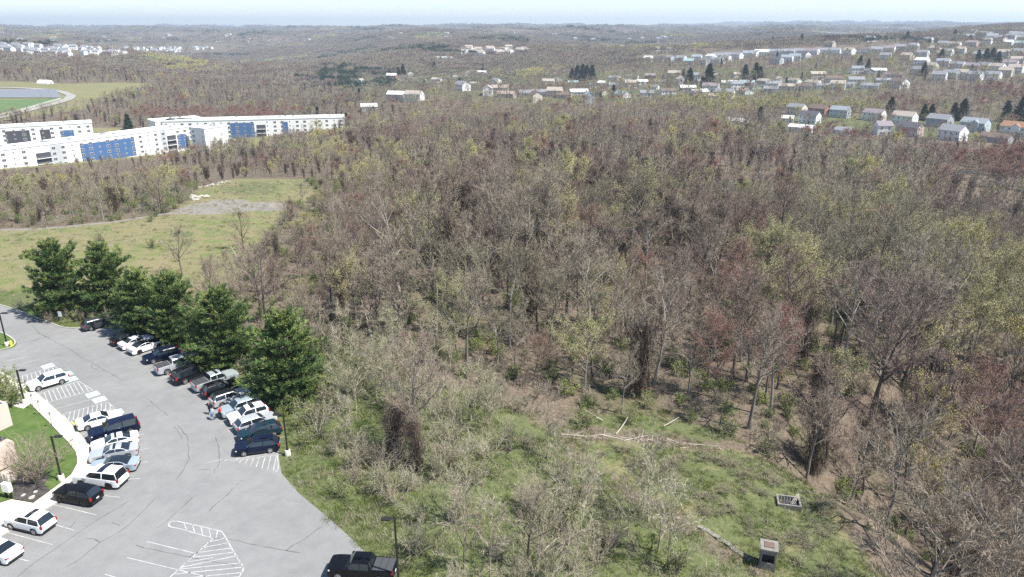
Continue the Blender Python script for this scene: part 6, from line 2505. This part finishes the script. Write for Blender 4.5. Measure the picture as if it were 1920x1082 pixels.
# undergrowth below the trees, weeds in the meadows: nobody could count it
USH = []
for i in range(3):
    st, cr = make_shrub(230 + i, 1.6, 11, .0 if i < 2 else .4, .018, 6)
    USH.append(single('under%d' % i, st, cr, M_PALE, [M_TWIG if i == 0 else M_PALE, M_LEAF]))
TUFT = []
for i, mm in enumerate((M_PALE, M_LEAF)):
    a = MB()
    rng = random.Random(300 + i)
    for _ in range(46):
        d = (rvec(rng) * .6 + Vector((0, 0, 1))).normalized()
        blade(a, rng, Vector((rng.gauss(0, .3), rng.gauss(0, .3), -.03)), d, rng.uniform(.2, .55), .04)
    TUFT.append(a.mesh('tuft%d' % i, mm))
X, Y = jgrid(45, 260, 2.7, .85)
k = ~open_mask(X, Y, .5) & ~in_poly(X, Y, OFFICE_SIDE)
k &= NR.uniform(0, 1, len(X)) < np.where(X > 60, .6, .97)
X, Y = X[k], Y[k]
und = list(zip(X, Y, ground_z(X, Y), NR.uniform(0, 6, len(X)), NR.uniform(.5, 1.0, len(X)) * np.where(np.hypot(X, Y) < 85, .75, 1.35), NR.choice([0, 0, 0, 1, 1, 2, 2], len(X))))
und += [(a, b, c, d, e * 1.5, f % 3) for a, b, c, d, e, f in extra if b > 60]
mass('undergrowth', USH, und, 'tangled low brush and brambles filling the floor of the woods', 'undergrowth')
weeds = []
for poly, sp, ratio, s0, s1 in ((GRASS2_W, .9, .75, .6, 1.3), (BASIN_W, .62, .72, .5, 1.2), (THICK_W, .8, .5, .6, 1.6), (FIELD_W, 1.9, .2, .7, 1.5)):
    X, Y = jgrid(40, 260, sp, .75)
    k = in_poly(X, Y, poly)
    X, Y = X[k], Y[k]
    k = (np.sin(X * .5 + np.sin(Y * .41)) * np.sin(Y * .6 + 1) + NR.uniform(-.6, .6, len(X))) > -.25
    X, Y = X[k], Y[k]
    weeds += list(zip(X, Y, ground_z(X, Y), NR.uniform(0, 6, len(X)), NR.uniform(s0, s1, len(X)), (NR.uniform(0, 1, len(X)) < ratio).astype(int)))
X, Y = jgrid(45, 135, .7, .9)
dl = poly_dist(X, Y, LOT_POLY)
k = ~in_poly(X, Y, LOT_POLY) & (dl > .35) & (dl < 6) & (X > -75) & (Y > 50) & ~((X < -36) & (Y < 103))
X, Y = X[k], Y[k]
weeds += list(zip(X, Y, ground_z(X, Y), NR.uniform(0, 6, len(X)), NR.uniform(.4, .8, len(X)), np.ones(len(X), int)))
mass('grass', TUFT, weeds, 'dry and green grass tufts over the meadow, field and verge', 'grass')
# brambles of the meadow
BRB = [two('bramble%d' % i, *make_shrub(240 + i, 3.2, 22, .12, .03), M_TWIG, [M_TWIG, M_LEAF]) for i in range(3)]
X, Y = jgrid(40, 100, 1.9, .8)
k = in_poly(X, Y, BASIN_W) & (poly_dist(X, Y, BASIN_W) > 1.2) & (np.sin(X * .55 + 2) * np.sin(Y * .5) > -.05)
for q in (hit(1437, 1062), hit(1478, 946), hit(1430, 1075), hit(1470, 965)):
    k &= np.hypot(X - q.x, Y - q.y) > 2.4
X, Y = X[k], Y[k]
for x, y in zip(X, Y):
    bs = RN.uniform(.34, .62)
    plant('bramble', BRB[RN.randrange(3)], (x, y, gz(x, y)), RN.uniform(0, 6), (bs, bs, bs * .42), 'low brown bramble patch spread on the pond meadow grass', 'bramble', 'brambles on the meadow')
HAZE_D = 0.00012

# ------------------------------------------------------------------ the air
mb = MB()
mb.box((-16500, -400, -140), (16500, 17500, 260))
hz = mb.build('haze', [])
hm = bpy.data.materials.new('haze')
hm.use_nodes = True
t = hm.node_tree
for n in list(t.nodes):
    t.nodes.remove(n)
out = t.nodes.new('ShaderNodeOutputMaterial')
pv = t.nodes.new('ShaderNodeVolumePrincipled')
pv.inputs['Density'].default_value = HAZE_D
pv.inputs['Density Attribute'].default_value = ''
pv.inputs['Color'].default_value = (.74, .86, 1.0, 1)
pv.inputs['Anisotropy'].default_value = 0.2
t.links.new(pv.outputs[0], out.inputs['Volume'])
hm.cycles.volume_sampling = 'DISTANCE'
hz.data.materials.append(hm)
tag(hz, 'thin blue haze that pales the far ridges', None, None, 'stuff')
